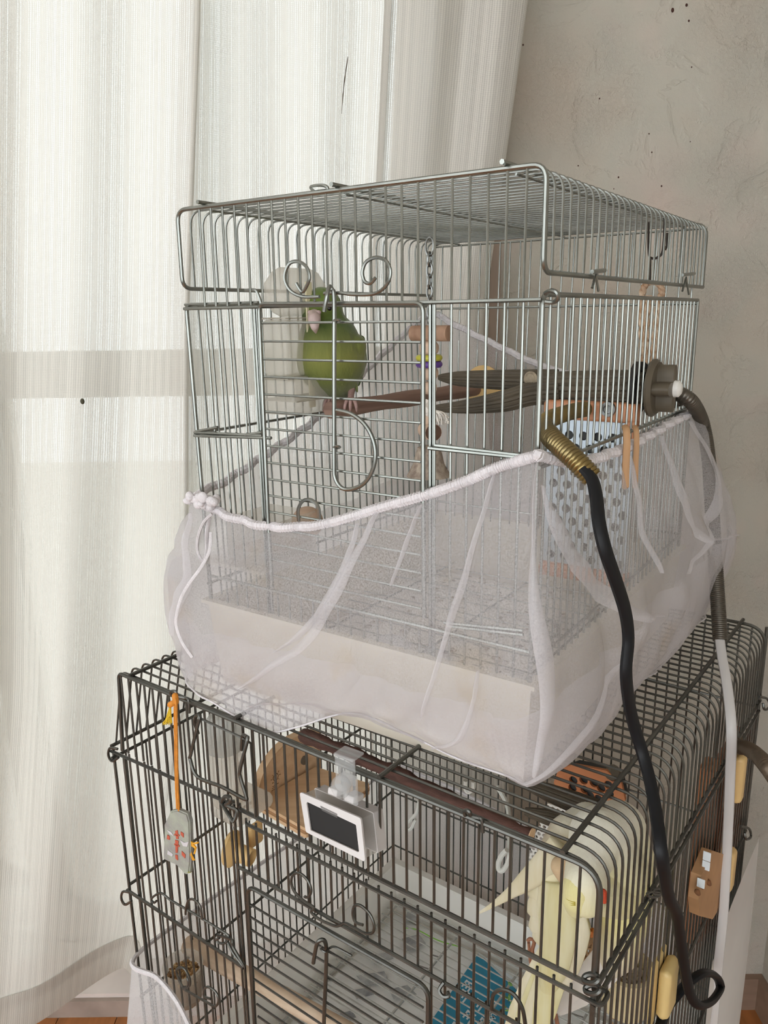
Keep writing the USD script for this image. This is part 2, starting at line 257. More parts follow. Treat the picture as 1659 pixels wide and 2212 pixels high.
tw = [tube(spline([ony(752, 122, 1.085), ony(746, 160, 1.085), ony(741, 205, 1.085), ony(738, 246, 1.085)], 4), [.0003, .0005, .0006, .0007, .0005, .0008, .0006, .0004, .0007, .0005, .0003, .0003, .0003], 5)]
one('twig', cat(*tw), M('dry_twig', '#4d4033', .9), 'thin dark dry twig caught on the curtain near its top', 'twig')
b_ = trimesh.creation.icosphere(2, 1.0); b_.apply_scale((.0028, .002, .0038)); b_.apply_translation(ony(178, 867, 1.025))
one('seed_husk', b_, M('husk', '#43402f', .8), 'small dark seed husk stuck on the left part of the curtain', 'seed husk')
# ------------------------------------------------------------------ the upper cage
R1, R2 = .00085, .0016                     # thin wires and frame rods
UW, UD, UZT, UZH, UZR, UZM, UZG, UZB = .2942, .361, .0804, .0235, .0085, -.0875, -.228, -.3045
UZL = -.207                                # lowest front rail
def usl(z): return -UW + max(0, UZR - z) * .022      # the body narrows a little towards its foot
uc = Thing('bird_cage', 'upper bird cage of bright galvanized wire standing on the roof of the larger cage', 'bird cage', U.P(-.147, .18, UZB))
def uadd(part, mesh, parent=None, mat=None, label=None): return uc.add(part, mesh, mat or STEEL, parent, label)
HD, HL = .3765, -UW - .0025                # hood depth, hood left edge
hood = uadd('hood_frame', tube(fillet([U.P(HL, HD, UZH), U.P(HL, 0, UZH), U.P(HL, 0, UZT), U.P(0, 0, UZT), U.P(0, 0, UZH), U.P(0, HD, UZH)], .009, 6), R2, 8), label='thick bent rod framing the hood')
for k in range(1, 31):
    t = .0125 * k; r = R2 if k == 30 else R1
    uadd('roof_hoop', tube(fillet([U.P(HL, t, UZH), U.P(HL, t, UZT), U.P(0, t, UZT), U.P(0, t, UZH)], .012, 6), r, 6), hood)
for s in (-.268, -.1447, -.0243):
    uadd('roof_bar', tube([U.P(s, -.006, UZT + .0028), U.P(s, HD + .002, UZT + .0028)], R2, 6), hood)
    uadd('roof_bar', tube([U.P(s + .004, .004, UZT - .0026), U.P(s + .004, HD + .002, UZT - .0026)], R1, 6), hood)
uadd('roof_ring', tube(spline([U.F(682, 416), U.F(672, 407), U.F(675, 402), U.F(695, 400), U.F(706, 404), U.F(710, 412)], 5), .0011, 6), hood)
fs = [-.0116 - .01189 * k for k in range(23)]
for s in fs: uadd('hood_wire', tube([U.P(s, 0, UZT - .001), U.P(s, -.0005, UZR)], R1, 6), hood)
uadd('front_rail', tube([U.P(-UW - .001, -.0016, UZR), U.P(0, -.0016, UZR)], .0013, 6))
uadd('front_rail', tube([U.P(-UW - .003, .0015, UZR + .003), U.P(-.22, .0015, UZR + .003)], .0012, 6))
# corner posts, side, back
uadd('corner_post', tube(fillet([U.P(0, 0, UZG - .004), U.P(0, 0, UZR + .003), U.P(0, UD, UZR + .003)], .007, 6), R2, 8))
uadd('corner_post', tube(fillet([U.P(-UW + .005, 0, UZG - .004), U.P(-UW, 0, UZR + .003), U.P(-UW, UD, UZR + .003)], .006, 6), R2, 8))
for s in (-UW, 0): uadd('corner_post', tube([U.P(s, UD, UZG - .004), U.P(s, UD, UZR + .003)], R2, 8))
for k in range(1, 30):
    t = .01199 * k
    uadd('side_wire', tube([U.P(0, t, UZG - .003), U.P(0, t, UZR + .003)], R1, 6))
    uadd('side_wire', tube([U.P(usl(UZG), t, UZG - .003), U.P(-UW, t, UZR + .003)], R1, 6))
for z in (-.0885, -.215): 
    uadd('side_rail', tube([U.P(.0018, -.001, z), U.P(.0018, UD, z)], .0013, 6)); uadd('side_rail', tube([U.P(usl(z) - .0018, -.001, z), U.P(usl(z) - .0018, UD, z)], .0013, 6))
for k in range(24):
    s = -.0085 - .01189 * k; uadd('back_wire', tube([U.P(s, UD + .001, UZG - .003), U.P(s, HD - .004, UZT - .004)], R1, 6))
for z in (UZT - .004, UZR, -.0885, -.215): uadd('back_rail', tube([U.P(-UW, UD + (.014 if z > 0.05 else -.001), z), U.P(0, UD + (.014 if z > .05 else -.001), z)], .0012, 6))
# front wires beside and under the big door
DL, DR = -.2185, -.0795
for s in fs:
    if s < DL - .003 or s > DR + .003:
        uadd('front_wire', tube([U.P(s + max(0, -s - .2) * .05, 0, UZG - .003), U.P(s, 0, UZR)], R1, 6))
    else: uadd('front_wire', tube([U.P(s, 0, UZG - .003), U.P(s, 0, UZL)], R1, 6))
for s in (DL - .0035, DL - .006, DR + .004, DR + .0065): uadd('front_wire', tube([U.P(s, .002, UZG - .003), U.P(s, .002, UZR)], .0012, 6))
uadd('front_rail', tube([U.P(usl(UZL), -.0015, UZL), U.P(0, -.0015, UZL)], .0012, 6))
dr = uadd('door', tube(fillet([U.F(588, 1271, -.004), U.F(579, 1118, -.004), U.F(559, 657, -.004), U.F(914, 655, -.004), U.F(914, 1067, -.004), U.F(917, 1335, -.004)], [0, 0, .006, .006, 0, 0], 6), R2, 8), label='frame of the large sliding front door')
for k in range(16):
    z = -.0029 - .0127 * k
    uadd('door_wire', tube([U.P(DL + .001 + (.001 if k < 8 else 0), -.003, z), U.P(DR, -.003, z)], R1, 6), dr)
FO = -.008
uadd('door_handle', tube(spline([U.F(700, 673, -.014), U.F(706, 640, -.014), U.F(711, 620, -.010), U.F(717, 625, FO), U.F(722, 645, FO), U.F(722, 760, FO), U.F(722, 885, FO), U.F(722, 1000, FO), U.F(724, 1032, FO), U.F(737, 1053, FO), U.F(757, 1057, FO), U.F(784, 1046, FO), U.F(803, 1020, FO), U.F(811, 985, FO), U.F(806, 950, FO), U.F(788, 917, FO), U.F(760, 895, FO), U.F(727, 886, FO)], 7), .0015, 8), dr, label='hooked door handle ending in a D-shaped loop')
for py in (693, 966): uadd('handle_loop', tube(spline([U.F(728 + 7 * math.cos(a), py + 2 * math.sin(a), FO + .0035 * math.sin(a) - .001) for a in np.linspace(0, 6, 12)], 2), .0008, 5), dr)
for pts in ([(640, 612), (652, 630), (660, 622), (668, 600), (662, 577), (645, 565), (626, 569), (616, 590), (617, 610), (630, 630), (655, 641), (690, 641)], [(811, 600), (800, 612), (788, 608), (783, 588), (791, 566), (812, 556), (833, 563), (843, 585), (838, 610), (822, 628), (800, 636), (760, 636), (735, 633), (700, 634)]):
    uadd('scroll', tube(spline([U.F(x, y, -.005) for x, y in pts], 6), .0012, 7), label='curled wire door latch')
for (x0, y0), (x1, y1) in (((420, 934), (566, 941)), ((419, 941), (586, 946)), ((424, 932), (470, 923)), ((530, 940), (566, 934))): uadd('hatch_rail', tube([U.F(x0, y0, -.003), U.F(x1, y1, -.003)], .0012, 6))
for (x0, y0), (x1, y1) in (((925, 968), (1140, 990)), ((940, 962), (1140, 985))): uadd('hatch_rail', tube([U.F(x0, y0, -.003), U.F(x1, y1, -.003)], .0012, 6))
uadd('latch_ring', tube(spline([U.F(1177, 634, -.003), U.F(1190, 628, -.005), U.F(1203, 632, -.006), U.F(1205, 645, -.005), U.F(1195, 653, -.003), U.F(1178, 652, -.003)], 5), .0013, 7))
uadd('latch_ring', tube(spline([U.F(645, 1125, -.004), U.F(644, 1100, -.006), U.F(655, 1082, -.007), U.F(672, 1080, -.007), U.F(687, 1095, -.006), U.F(690, 1120, -.004)], 6), .0013, 7))
for px, py, w in ((1283, 607, 14), (1478, 614, 12)):
    uadd('hood_clip', cat(tube([U.S(px - 4 , py + 15, .003), U.S(px + 4, py - 14, .003), U.S(px + 10, py + 22, .003)], .0009, 6), tube([U.S(px - 4, py - 20, .004), U.S(px + w + 10, py - 23, .004)], .0014, 6)))
uadd('hood_clip', tube(spline([U.F(530, 627, .02), U.F(548, 626, .02), U.F(556, 632, .02), U.F(566, 660, .02)], 5), .0012, 6))
# bolts / fittings in the lower right corner of the front
uadd('hatch_rail', tube([U.F(960, 1345, -.003), U.F(1130, 1362, -.003)], .0012, 6)); uadd('hatch_rail', tube([U.F(968, 1352, -.003), U.F(1130, 1371, -.003)], .0012, 6))
uadd('latch_ring', tube(spline([U.S(1168, 1350, .004), U.S(1185, 1343, .006), U.S(1203, 1350, .006), U.S(1205, 1370, .006), U.S(1190, 1378, .004)], 5), .0013, 6))
# tray of the upper cage
CREAM = M('cream_plastic', '#ece5d6', .4, var=.08, scale=12, trans=.22)
tr = Thing('cage_tray', 'cream plastic tray forming the floor of the upper cage', 'tray', U.P(-.147, .18, UZB))
def tray(Cg, s0, s1, t0, t1, z0, z1, th, flare=0., rim=.004):
    def ring(off, z): return [Cg.P(s0 + off, t0 + off, z), Cg.P(s1 - off, t0 + off, z), Cg.P(s1 - off, t1 - off, z), Cg.P(s0 + off, t1 - off, z)]
    rings = [ring(flare, z0), ring(0, z1 - .004), ring(-rim, z1 - .003), ring(-rim, z1), ring(th, z1), ring(th, z1 - .004), ring(flare + th, z0 + .003)]
    v = A([p for r_ in rings for p in r_]); f = []
    for k in range(len(rings) - 1):
        for i in range(4):
            a, b = k * 4 + i, k * 4 + (i + 1) % 4; f += [(a, b, b + 4), (a, b + 4, a + 4)]
    f += [(0, 2, 1), (0, 3, 2)]; o = (len(rings) - 1) * 4; f += [(o, o + 1, o + 2), (o, o + 2, o + 3)]
    m = trimesh.Trimesh(v, f, process=False); return m
tr.add('shell', tray(U, -UW + .003, .002, -.002, UD + .004, UZB, UZG, .003, .006), CREAM, smooth=False)
TS = .0035
PAPER = M('newsprint', '#ebe8e1', .85, var=.10, scale=110, detail=6)
INK = M('newsprint_ink', '#8d8a86', .9)
pp = Thing('newspaper', 'creased newspaper sheet with small grey print lining the upper cage tray', 'newspaper', U.P(-.147, .18, UZB + TS))
def sheet(Cg, s0, s1, t0, t1, z, amp, seed, n=24):
    def fn(u, v):
        s, t = s0 + (s1 - s0) * u, t0 + (t1 - t0) * v; zz = z + amp * meshkit.fbm(np.stack([s * 40, t * 40, 0 * s + seed], -1), 3, seed)
        return Cg.o + s[..., None] * Cg.a + t[..., None] * Cg.b + np.stack([0 * s, 0 * s, zz + H], -1)
    return grid(fn, n, n)
pp.add('sheet', sheet(U, -UW + .016, -.012, .014, UD - .012, UZB + TS + .001, .006, 3), PAPER, smooth=True)
ink = []
for k in range(110):
    s, t = rng.uniform(-UW + .03, -.03), rng.uniform(.02, UD - .03); w = rng.uniform(.004, .018)
    ink.append(rbox(w, .0014, .0004, .0001, basis(U.a, U.b, A([0, 0, 1.]), U.P(s, round(t / .0035) * .0035, UZB + TS + .0070))))
pp.add('print', cat(*ink), INK, kind='stuff', label='rows of tiny grey print', smooth=False)
# debris on the tray floor
db = []
for k in range(200):
    s, t = rng.uniform(-UW + .02, -.02), rng.uniform(.02, UD - .02); r = rng.uniform(.001, .0032)
    m = trimesh.creation.icosphere(1, 1); m.apply_scale((r * 1.5, r, r * .5)); m.apply_transform(trimesh.transformations.rotation_matrix(rng.uniform(0, 6), (0, 0, 1))); m.apply_translation(U.P(s, t, UZB + TS + .0075)); db.append(m)
one('seed_litter', cat(*db), M('litter', '#a8937c', .9, var=.5, scale=90), 'scattered brown husks and seed litter on the upper tray newspaper', 'litter', kind='stuff')
# wire floor grid inside the upper cage
gr = Thing('floor_grid', 'thin wire floor grid lying above the newspaper in the upper cage', 'wire grid', U.P(-.147, .18, UZB + .02))
for k in range(1, 12): gr.add('grid_wire', tube([U.P(-UW + .014, .0295 * k, UZB + .022), U.P(-.01, .0295 * k, UZB + .022)], .0007, 5), STEEL)
for s in (-.25, -.147, -.05): gr.add('grid_bar', tube([U.P(s, .012, UZB + .0205), U.P(s, UD - .01, UZB + .0205)], .0011, 5), STEEL)
# ------------------------------------------------------------------ the lower cage
LW, LD, LZT, LZH, LZR, LZ2, LZM, LZG, LZB = .4668, .4372, -.3056, -.3848, -.3935, -.4395, -.541, -.778, -.848
lc = Thing('bird_cage', 'lower, wider bird cage of dull grey wire carrying the other cage on its roof', 'bird cage', L.P(-LW / 2, LD / 2, LZB))
def ladd(part, mesh, parent=None, mat=None, label=None): return lc.add(part, mesh, mat or STEEL2, parent, label)
r1, r2 = .0010, .0018
LHL = -LW + .0195                          # hood is a touch narrower at the upper left
lh = ladd('hood_frame', tube(fillet([L.P(-LW + .013, 0, LZH), L.P(LHL, 0, LZT), L.P(0, 0, LZT), L.P(-.0005, 0, LZH)], [0, .006, .016, 0], 7), r2, 8), label='thick bent rod framing the hood front')
for k in range(0, 39):
    t = .0035 + .01135 * k
    ladd('roof_hoop', tube(fillet([L.P(-LW - .002, t, LZH), L.P(LHL - .001, t, LZT), L.P(0, t, LZT), L.P(.0005, t, LZH)], [0, .008, .020, 0], 7), r1 if k < 38 else r2, 6), lh)
for s in (-.4308, -.2975, -.1565, -.0231): ladd('roof_bar', tube([L.P(s, -.0005, LZT + .0022), L.P(s, LD + .003, LZT + .0022)], r2, 7), lh)
for s in (-LW - .002, .001): ladd('hood_rail', tube([L.P(s, -.002, LZH), L.P(s, LD, LZH)], r2, 7), lh)
lf = [-.0120 - .0111 * k for k in range(40)]
for s in lf: ladd('hood_wire', tube([L.P(s * (1 if s > -.3 else 1 + .0), 0, LZT), L.P(s, 0, LZH)], r1, 6), lh)
ladd('hood_rail', tube([L.P(-.300, 0, LZH), L.P(-.002, 0, LZH)], r2, 7), lh)
ladd('hood_rail', tube([L.P(-LW - .004, -.001, -.3910), L.P(-.308, -.001, -.3830)], r2 * .9, 7), lh)
ladd('front_rail', tube(fillet([L.P(-.29, -.002, LZR), L.P(.006, -.002, LZR), L.P(.006, .010, LZR), L.P(0, .010, LZR)], .004, 4), .0015, 7))
for k, s in enumerate(lf):
    if s > -.30: ladd('front_wire', tube([L.P(s - .0015, -.001, LZR + .004), L.P(s - .0015, -.001, LZ2)], r1, 6)); 
    if s > -.112: ladd('front_wire', tube([L.P(s - .0015, -.001, LZ2), L.P(s - .0015, -.001, LZG)], r1, 6))
    if s < -.30: ladd('front_wire', tube([L.P(s + .002, -.001, LZH), L.P(s + .005, -.001, LZG)], r1, 6))
for k in range(9): ladd('front_wire', tube([L.P(-.094 + .0111 * k, .0015, LZ2), L.P(-.094 + .0111 * k, .0015, LZ2 - .2)], r1, 6))
ladd('front_rail', tube([L.P(-.302, -.002, LZ2), L.P(0, -.002, LZ2)], .0015, 7))
ladd('front_rail', tube([L.P(-LW - .001, -.002, LZM), L.P(-.3048, -.002, LZM)], .0016, 7))
for s, d in ((-.2985, 0), (-.301, .002), (-.3045, -.001), (-.308, .002)): ladd('front_wire', tube([L.P(s, d, LZG), L.P(s, d, LZR + .012)], .0013, 6))
# posts
ladd('corner_post', tube([L.P(0, 0, LZG - .01), L.P(0, 0, LZR + .004)], r2, 8))
ladd('corner_post', tube([L.P(-LW + .004, 0, LZG - .01), L.P(-LW - .002, 0, LZR + .006)], r2 * .8, 8)); ladd('corner_post', tube([L.P(-LW + .018, .0015, LZG - .01), L.P(-LW + .0130, .001, LZR)], r2, 8))
for s in (-LW, 0): ladd('corner_post', tube([L.P(s, LD, LZG - .01), L.P(s, LD, LZT)], r2, 8))
for k in range(1, 38):
    t = .01145 * k
    ladd('side_wire', tube([L.P(0, t, LZG - .01), L.P(0, t, LZR - .002)], r1, 6)); ladd('side_wire', tube([L.P(-LW, t, LZG - .01), L.P(-LW, t, LZR - .002)], r1, 6))
for z in (LZR - .003, -.537, -.67):
    for s in (-LW - .001, .001): ladd('side_rail', tube([L.P(s, -.003 if z > -.4 else 0, z), L.P(s, LD, z)], .0016, 7))
for k in range(40): ladd('back_wire', tube([L.P(-.0135 - .01125 * k, LD, LZG - .01), L.P(-.0135 - .01125 * k, LD, LZT - .004)], r1, 6))
for z in (LZR, -.537, -.67, LZG + .02): ladd('back_rail', tube([L.P(-LW, LD + .001, z), L.P(0, LD + .001, z)], .0013, 6))
ladd('side_rail', tube([L.P(-LW + .001, 0, LZG + .02), L.P(-LW + .001, LD, LZG + .02)], .0012, 6))
# the door under its rail
ld = ladd('door', tube(fillet([L.F(560, 2400, -.004), L.F(535, 1912, -.004), L.F(926, 2135, -.004), L.F(920, 2460, -.004)], .010, 6), r2, 8), label='frame of the front door')
for k in range(1, 16):
    z = -.456 - .0125 * k; ladd('door_wire', tube([L.P(-.295 + .0006 * k, -.0035, z), L.P(-.1185, -.0035, z)], r1, 6), ld)
ladd('door_handle', tube(spline([L.F(677, 2080, -.012), L.F(681, 2055, -.012), L.F(686, 2036, -.012), L.F(697, 2030, -.010), L.F(704, 2040, -.008), L.F(705, 2070, -.007), L.F(703, 2130, -.007), L.F(700, 2200, -.007), L.F(697, 2330, -.007)], 6), .0016, 8), ld)
ladd('handle_loop', tube(spline([L.F(696, 2034 + 12, -.008), L.F(693, 2040 + 10, -.013), L.F(703, 2056, -.013), L.F(712, 2048, -.006), L.F(725, 2046, -.004), L.F(760, 2064, -.004)], 5), .0009, 6), ld)
for pts, o in (([(657, 1935), (660, 1938), (668, 1936), (672, 1922), (664, 1901), (648, 1887), (634, 1889), (629, 1905), (636, 1926), (655, 1945), (678, 1961), (672, 1970), (690, 1986), (722, 2000), (736, 1998), (745, 1994), (765, 2004), (788, 2016), (805, 2014), (808, 1998), (799, 1975), (780, 1957), (766, 1957), (762, 1975), (768, 1992), (784, 1998)], -.006),
               ([(338, 1946), (333, 1950), (327, 1944), (331, 1937), (343, 1930), (352, 1931), (370, 1945), (420, 1974), (470, 2005), (490, 2018), (495, 2024), (492, 2033), (482, 2038), (472, 2036), (468, 2030), (474, 2026)], -.005),
               ([(404, 2112), (407, 2124), (399, 2136), (388, 2120), (381, 2098), (388, 2090), (400, 2094), (410, 2115), (409, 2130), (395, 2134), (420, 2150), (445, 2164), (465, 2174), (472, 2160), (466, 2143), (450, 2132), (441, 2138), (441, 2152), (455, 2158)], -.006),
               ([(401, 1975), (402, 1960), (408, 1944), (420, 1944), (432, 1958), (437, 1985)], -.006)):
    ladd('scroll', tube(spline([L.F(x, y, o) for x, y in pts], 5), .0011, 7), label='curled wire latch')
# bail of a small hatch and joint fittings left of the door
ladd('hatch_bail', tube(spline([L.F(428, 1585, -.004), L.F(421, 1560, -.006), L.F(424, 1546, -.008), L.F(431, 1550, -.009), L.F(425, 1575, -.010), L.F(412, 1630, -.012), L.F(411, 1640, -.012), L.F(427, 1678, -.012), L.F(480, 1700, -.012), L.F(528, 1726, -.012), L.F(531, 1718, -.012), L.F(519, 1678, -.012), L.F(519, 1660, -.012), L.F(534, 1600, -.009), L.F(533, 1592, -.007), L.F(524, 1590, -.006), L.F(522, 1620, -.004)], 5), .0015, 7), label='bent wire bail of the feeder hatch')
ladd('hatch_rail', tube([L.F(431, 1551, -.007), L.F(528, 1596, -.006), L.F(542, 1606, -.003), L.F(552, 1764, -.003)], .0011, 6))
ladd('joint_clip', tube(spline([L.F(478, 1738, -.004), L.F(484, 1722, -.006), L.F(496, 1722, -.008), L.F(497, 1733, -.008), L.F(488, 1738, -.008), L.F(500, 1745, -.007), L.F(512, 1752, -.006), L.F(505, 1774, -.008), L.F(495, 1762, -.008), L.F(476, 1730, -.004)], 5), .0016, 7))
ladd('joint_clip', tube(spline([L.F(470, 2020, -.004), L.F(500, 2030, -.007), L.F(503, 2045, -.008), L.F(528, 2088, -.006), L.F(505, 2060, -.006), L.F(492, 2035, -.006)], 5), .0013, 7))
for px, py in ((240, 1622), (268, 1932)):
    ladd('post_loop', tube(spline([L.F(px + 14, py - 4, -.002), L.F(px - 2, py - 6, -.004), L.F(px - 6, py + 8, -.004), L.F(px + 2, py + 22, -.003), L.F(px + 16, py + 14, -.003)], 5), .0013, 6))
for px, py in ((371, 1500), (1005, 1758)):
    ladd('roof_hook', tube(spline([L.F(px, py + 4, -.002), L.F(px - 2, py - 6, -.003), L.F(px + 8, py - 6, -.004), L.F(px + 13, py + 4, -.003), L.F(px + 28, py + 8, -.001), L.F(px + 36, py + 12, -.001), L.F(px + 38, py + 40, -.001)], 5), .0013, 6))
for px, py in ((955, 2140),):
    ladd('joint_clip', tube(spline([L.F(px + 4, py - 18, -.003), L.F(px - 6, py - 2, -.006), L.F(px + 2, py + 12, -.007), L.F(px + 14, py + 12, -.006), L.F(px + 12, py + 2, -.004)], 5), .0013, 6))
ladd('latch_ring', tube(spline([L.F(1062, 2180, -.004), L.F(1066, 2148, -.007), L.F(1086, 2138, -.008), L.F(1110, 2148, -.008), L.F(1128, 2178, -.007), L.F(1135, 2215, -.005)], 6), .0013, 7))
for px, py in ((1277, 2114), (1280, 2137)): ladd('post_loop', tube(spline([L.F(px + 16 * math.cos(a), py + 10 * math.sin(a), -.003 - .002 * math.sin(a)) for a in np.linspace(0, 6.0, 14)], 2), .0016, 7))
for px, py in ((1412, 1932), (1392 + 30, 1926)): ladd('post_loop', tube(spline([L.S(px + 14 * math.cos(a), py + 6 * math.sin(a), .004) for a in np.linspace(0, 6.0, 14)], 2), .0010, 6))
for px, py in ((1640, 1505), (1600, 1785)): ladd('side_hook', tube(spline([L.S(px, py, .004), L.S(px + 18, py + 5, .006), L.S(px + 22, py + 22, .008), L.S(px + 12, py + 28, .008), L.S(px + 8, py + 14, .006)], 5), .0013, 6))
WHITEP = M('white_tray_plastic', '#f3f0e8', .35, var=.04, scale=10, trans=.12)
lt = Thing('cage_tray', 'deep white plastic tray filling the foot of the lower cage', 'tray', L.P(-LW / 2, LD / 2, LZB))
lt.add('shell', tray(L, -LW + .012, -.010, .006, LD - .012, LZB, LZG + .006, .004, .006, .006), WHITEP, smooth=False)
GRIDM = M('pale_grid_wire', '#c9c8c2', .4, .5, var=.25, scale=60)
lg = Thing('floor_grid', 'white-flecked wire floor grid lying in the lower cage tray', 'wire grid', L.P(-LW / 2, LD / 2, LZB + .03))
for k in range(1, 34): lg.add('grid_wire', tube([L.P(-LW + .03, .006 + .0125 * k, LZB + .034), L.P(-.03, .006 + .0125 * k, LZB + .034)], .0010, 5), GRIDM)
for s in (-.43, -.33, -.235, -.14, -.045): lg.add('grid_bar', tube([L.P(s, .02, LZB + .032), L.P(s, LD - .03, LZB + .032)], .0017, 5), GRIDM)
# ------------------------------------------------------------------ the seed-guard net round the upper cage
def net_mat(name, hexa, lo, hi, st=.0):
    c = lin(hexa)
    n = {'tc': ('texture_coordinate', {}), 'no': ('noise_texture', dict(scale=900, detail=1)), 'n2': ('noise_texture', dict(scale=22, detail=4)), 'mr': ('map_range', dict(from_min=.3, from_max=.7, to_min=lo, to_max=hi, clamp=True)),
         'rp': ('rgb_ramp', dict(ramp=[(.26, lin('#ddd3ca') if st else c), (.42, c)])), 'tr': ('transparent_bsdf', {}), 'df': ('diffuse_bsdf', {}), 'tl': ('translucent_bsdf', {}), 'm1': ('mix_closure', dict(fac=.45)), 'm2': ('mix_closure', {})}
    l = [('tc.object', 'no.vector'), ('tc.object', 'n2.vector'), ('n2.fac', 'rp.fac'), ('rp.color', 'df.color'), ('rp.color', 'tl.color'), ('no.fac', 'mr.value'), ('mr.result', 'm2.fac'), ('df.BSDF', 'm1.closure1'), ('tl.BSDF', 'm1.closure2'), ('tr.BSDF', 'm2.closure1'), ('m1.closure', 'm2.closure2')]
    return usdkit.material(stage, '/World/Looks/' + name, n, l, surface='m2.closure')
NET = net_mat('white_net', '#e2dee0', .34, .62, 1); NETF = net_mat('folded_net', '#efecef', .42, .62); ELAST = M('elastic_band', '#dcd7d9', .9, var=.12, scale=160, bump=.5, bscale=900)
D7 = .7071
ST = []                                     # (s, t, outward s, outward t, z top, bulge, z of bulge, tuck, z of foot)
def fz(px, py, t=0.): return U.loc(U.F(px, py, t))
def sz(px, py, s=0.): return U.loc(U.S(px, py, s))
ST.append((-UW + .004, 0, -D7, -D7, fz(440, 1072)[2], .036, -.205, .022, -.300))
for k, (px, py) in enumerate(((470, 1100), (525, 1122), (585, 1137), (640, 1139), (700, 1134), (760, 1119), (830, 1097), (900, 1078), (960, 1060), (1020, 1038), (1080, 1012), (1130, 996), (1168, 986))):
    s, t, z = fz(px, py); q = k / 12
    ST.append((s, 0, -.15 * (1 - q), -1, z, .036 - .006 * math.sin(math.pi * q), -.25, .036 - .016 * q if px < 760 else .014, -.302 if px < 700 else -.296 + .016 * math.sin((px - 700) / 468 * math.pi)))
ST.append((0, 0, D7, -D7, fz(1185, 988)[2], .034, -.24, .008, -.300))
for k, (px, py) in enumerate(((1212, 1000), (1260, 996), (1300, 983), (1345, 966), (1400, 936), (1440, 914), (1480, 893))):
    s, t, z = sz(px, py); q = k / 6
    ST.append((0, t, 1, .12 * q, z, .030 + .020 * q, -.235 + .02 * q, .006 + .02 * q, -.300))
ST.append((0, UD, D7, D7, -.088, .040, -.215, .03, -.297))
for px, py in ((1400, 862), (1300, 832), (1160, 790), (1040, 734), (970, 700)):
    s, t, z = fz(px, py, UD); ST.append((s, UD, 0, 1, z, .03, -.22, .012, -.298))
ST.append((-UW, UD, -D7, D7, fz(922, 684, UD)[2], .03, -.2, .012, -.298))
for px, py in ((810, 790), (700, 900), (560, 1000), (490, 1045)):
    s, t, z = sz(px, py, -UW); ST.append((-UW, t, -1, 0, z, .030, -.21, .018, -.300))
ST = A(ST)
STs = spline(ST, 10, closed=True)
per = np.r_[0, np.cumsum(np.linalg.norm(np.diff(STs[:, :2], axis=0), axis=1))]; PER = per[-1] + np.linalg.norm(STs[-1, :2] - STs[0, :2])
def net_pts(i, v, extra=0.):               # i: station indices, v in 0..1 from elastic edge to foot
    s, t, ns, nt, zt, B_, zm, tk, zb = [STs[i][..., k] for k in range(9)]
    ln = np.hypot(ns, nt); ns, nt = ns / ln, nt / ln
    ks = A([0, .12, .40, .66, .86, 1.0])
    offs = np.stack([0 * B_ + .0035, .20 * B_ + .004, .72 * B_, B_, .82 * B_, tk]); zs_ = np.stack([zt, zt + (zm - zt) * .14, zt + (zm - zt) * .58, zm, zm + (zb - zm) * .68, zb])
    j = np.clip(np.searchsorted(ks, v, 'right') - 1, 0, 4); w = (v - ks[j]) / (ks[j + 1] - ks[j])
    def cr(Y):                              # smooth interpolation between the profile points
        jm, jp = np.maximum(j - 1, 0), np.minimum(j + 2, 5); idx = np.indices(v.shape)
        g = lambda jj: np.take_along_axis(Y, jj[None], 0)[0]
        p0, p1, p2, p3 = g(jm), g(j), g(j + 1), g(jp)
        return .5 * (2 * p1 + (p2 - p0) * w + (2 * p0 - 5 * p1 + 4 * p2 - p3) * w ** 2 + (3 * p1 - p0 - 3 * p2 + p3) * w ** 3)
    o, z = cr(offs), cr(zs_); a = per[i] / PER
    th = a * 2 * math.pi; q = np.stack([3.2 * np.cos(th) + 9, 3.2 * np.sin(th) + 9, v * 2.6 + 5], -1)
    amp = .016 * np.sin(np.clip(v, 0, 1) * math.pi * .92) ** .8
    o = o + amp * (meshkit.fbm(q * 1.25, 3, 5) - .5) * 1.5 + amp * .35 * np.abs(np.sin(th * 13 + v * 6 + 5 * meshkit.noise(q, 2))) + .0018 * np.sin(a * PER / .0045) * np.exp(-v * 9)
    z = z + .006 * np.sin(th * 9 + 1.0) * (v > .8) * (v - .8) * 5
    o = o + extra
    return U.o + (s + o * ns)[..., None] * U.a + (t + o * nt)[..., None] * U.b + np.stack([0 * z, 0 * z, z + H], -1)
NS = len(STs)
iv, vv = np.meshgrid(np.r_[np.arange(NS), 0], np.linspace(0, 1, 46), indexing='ij')
NP_ = net_pts(iv, vv); nu_, nv_ = iv.shape
# finer resampling along the perimeter
gi, gj = np.meshgrid(np.arange(nu_ - 1), np.arange(nv_ - 1), indexing='ij'); ga = (gi * nv_ + gj).ravel()
sk = Thing('seed_guard', 'white sheer net skirt gathered round the lower half of the upper cage', 'net', U.P(-.147, .18, -.302))
sk.add('net', trimesh.Trimesh(NP_.reshape(-1, 3), np.vstack([np.c_[ga, ga + nv_, ga + nv_ + 1], np.c_[ga, ga + nv_ + 1, ga + 1]]), process=False), NET, smooth=True)
v2 = np.linspace(.60, 1, 16); iv2, vv2 = np.meshgrid(np.r_[np.arange(NS), 0], v2, indexing='ij'); N2 = net_pts(iv2, vv2, -.0035 - .0015 * np.sin(iv2 * .7)); g2i, g2j = np.meshgrid(np.arange(nu_ - 1), np.arange(15), indexing='ij'); a2 = (g2i * 16 + g2j).ravel()
sk.add('gathered_layer', trimesh.Trimesh(N2.reshape(-1, 3), np.vstack([np.c_[a2, a2 + 16, a2 + 17], np.c_[a2, a2 + 17, a2 + 1]]), process=False), NET, smooth=True, label='second layer of net doubled up towards the foot')
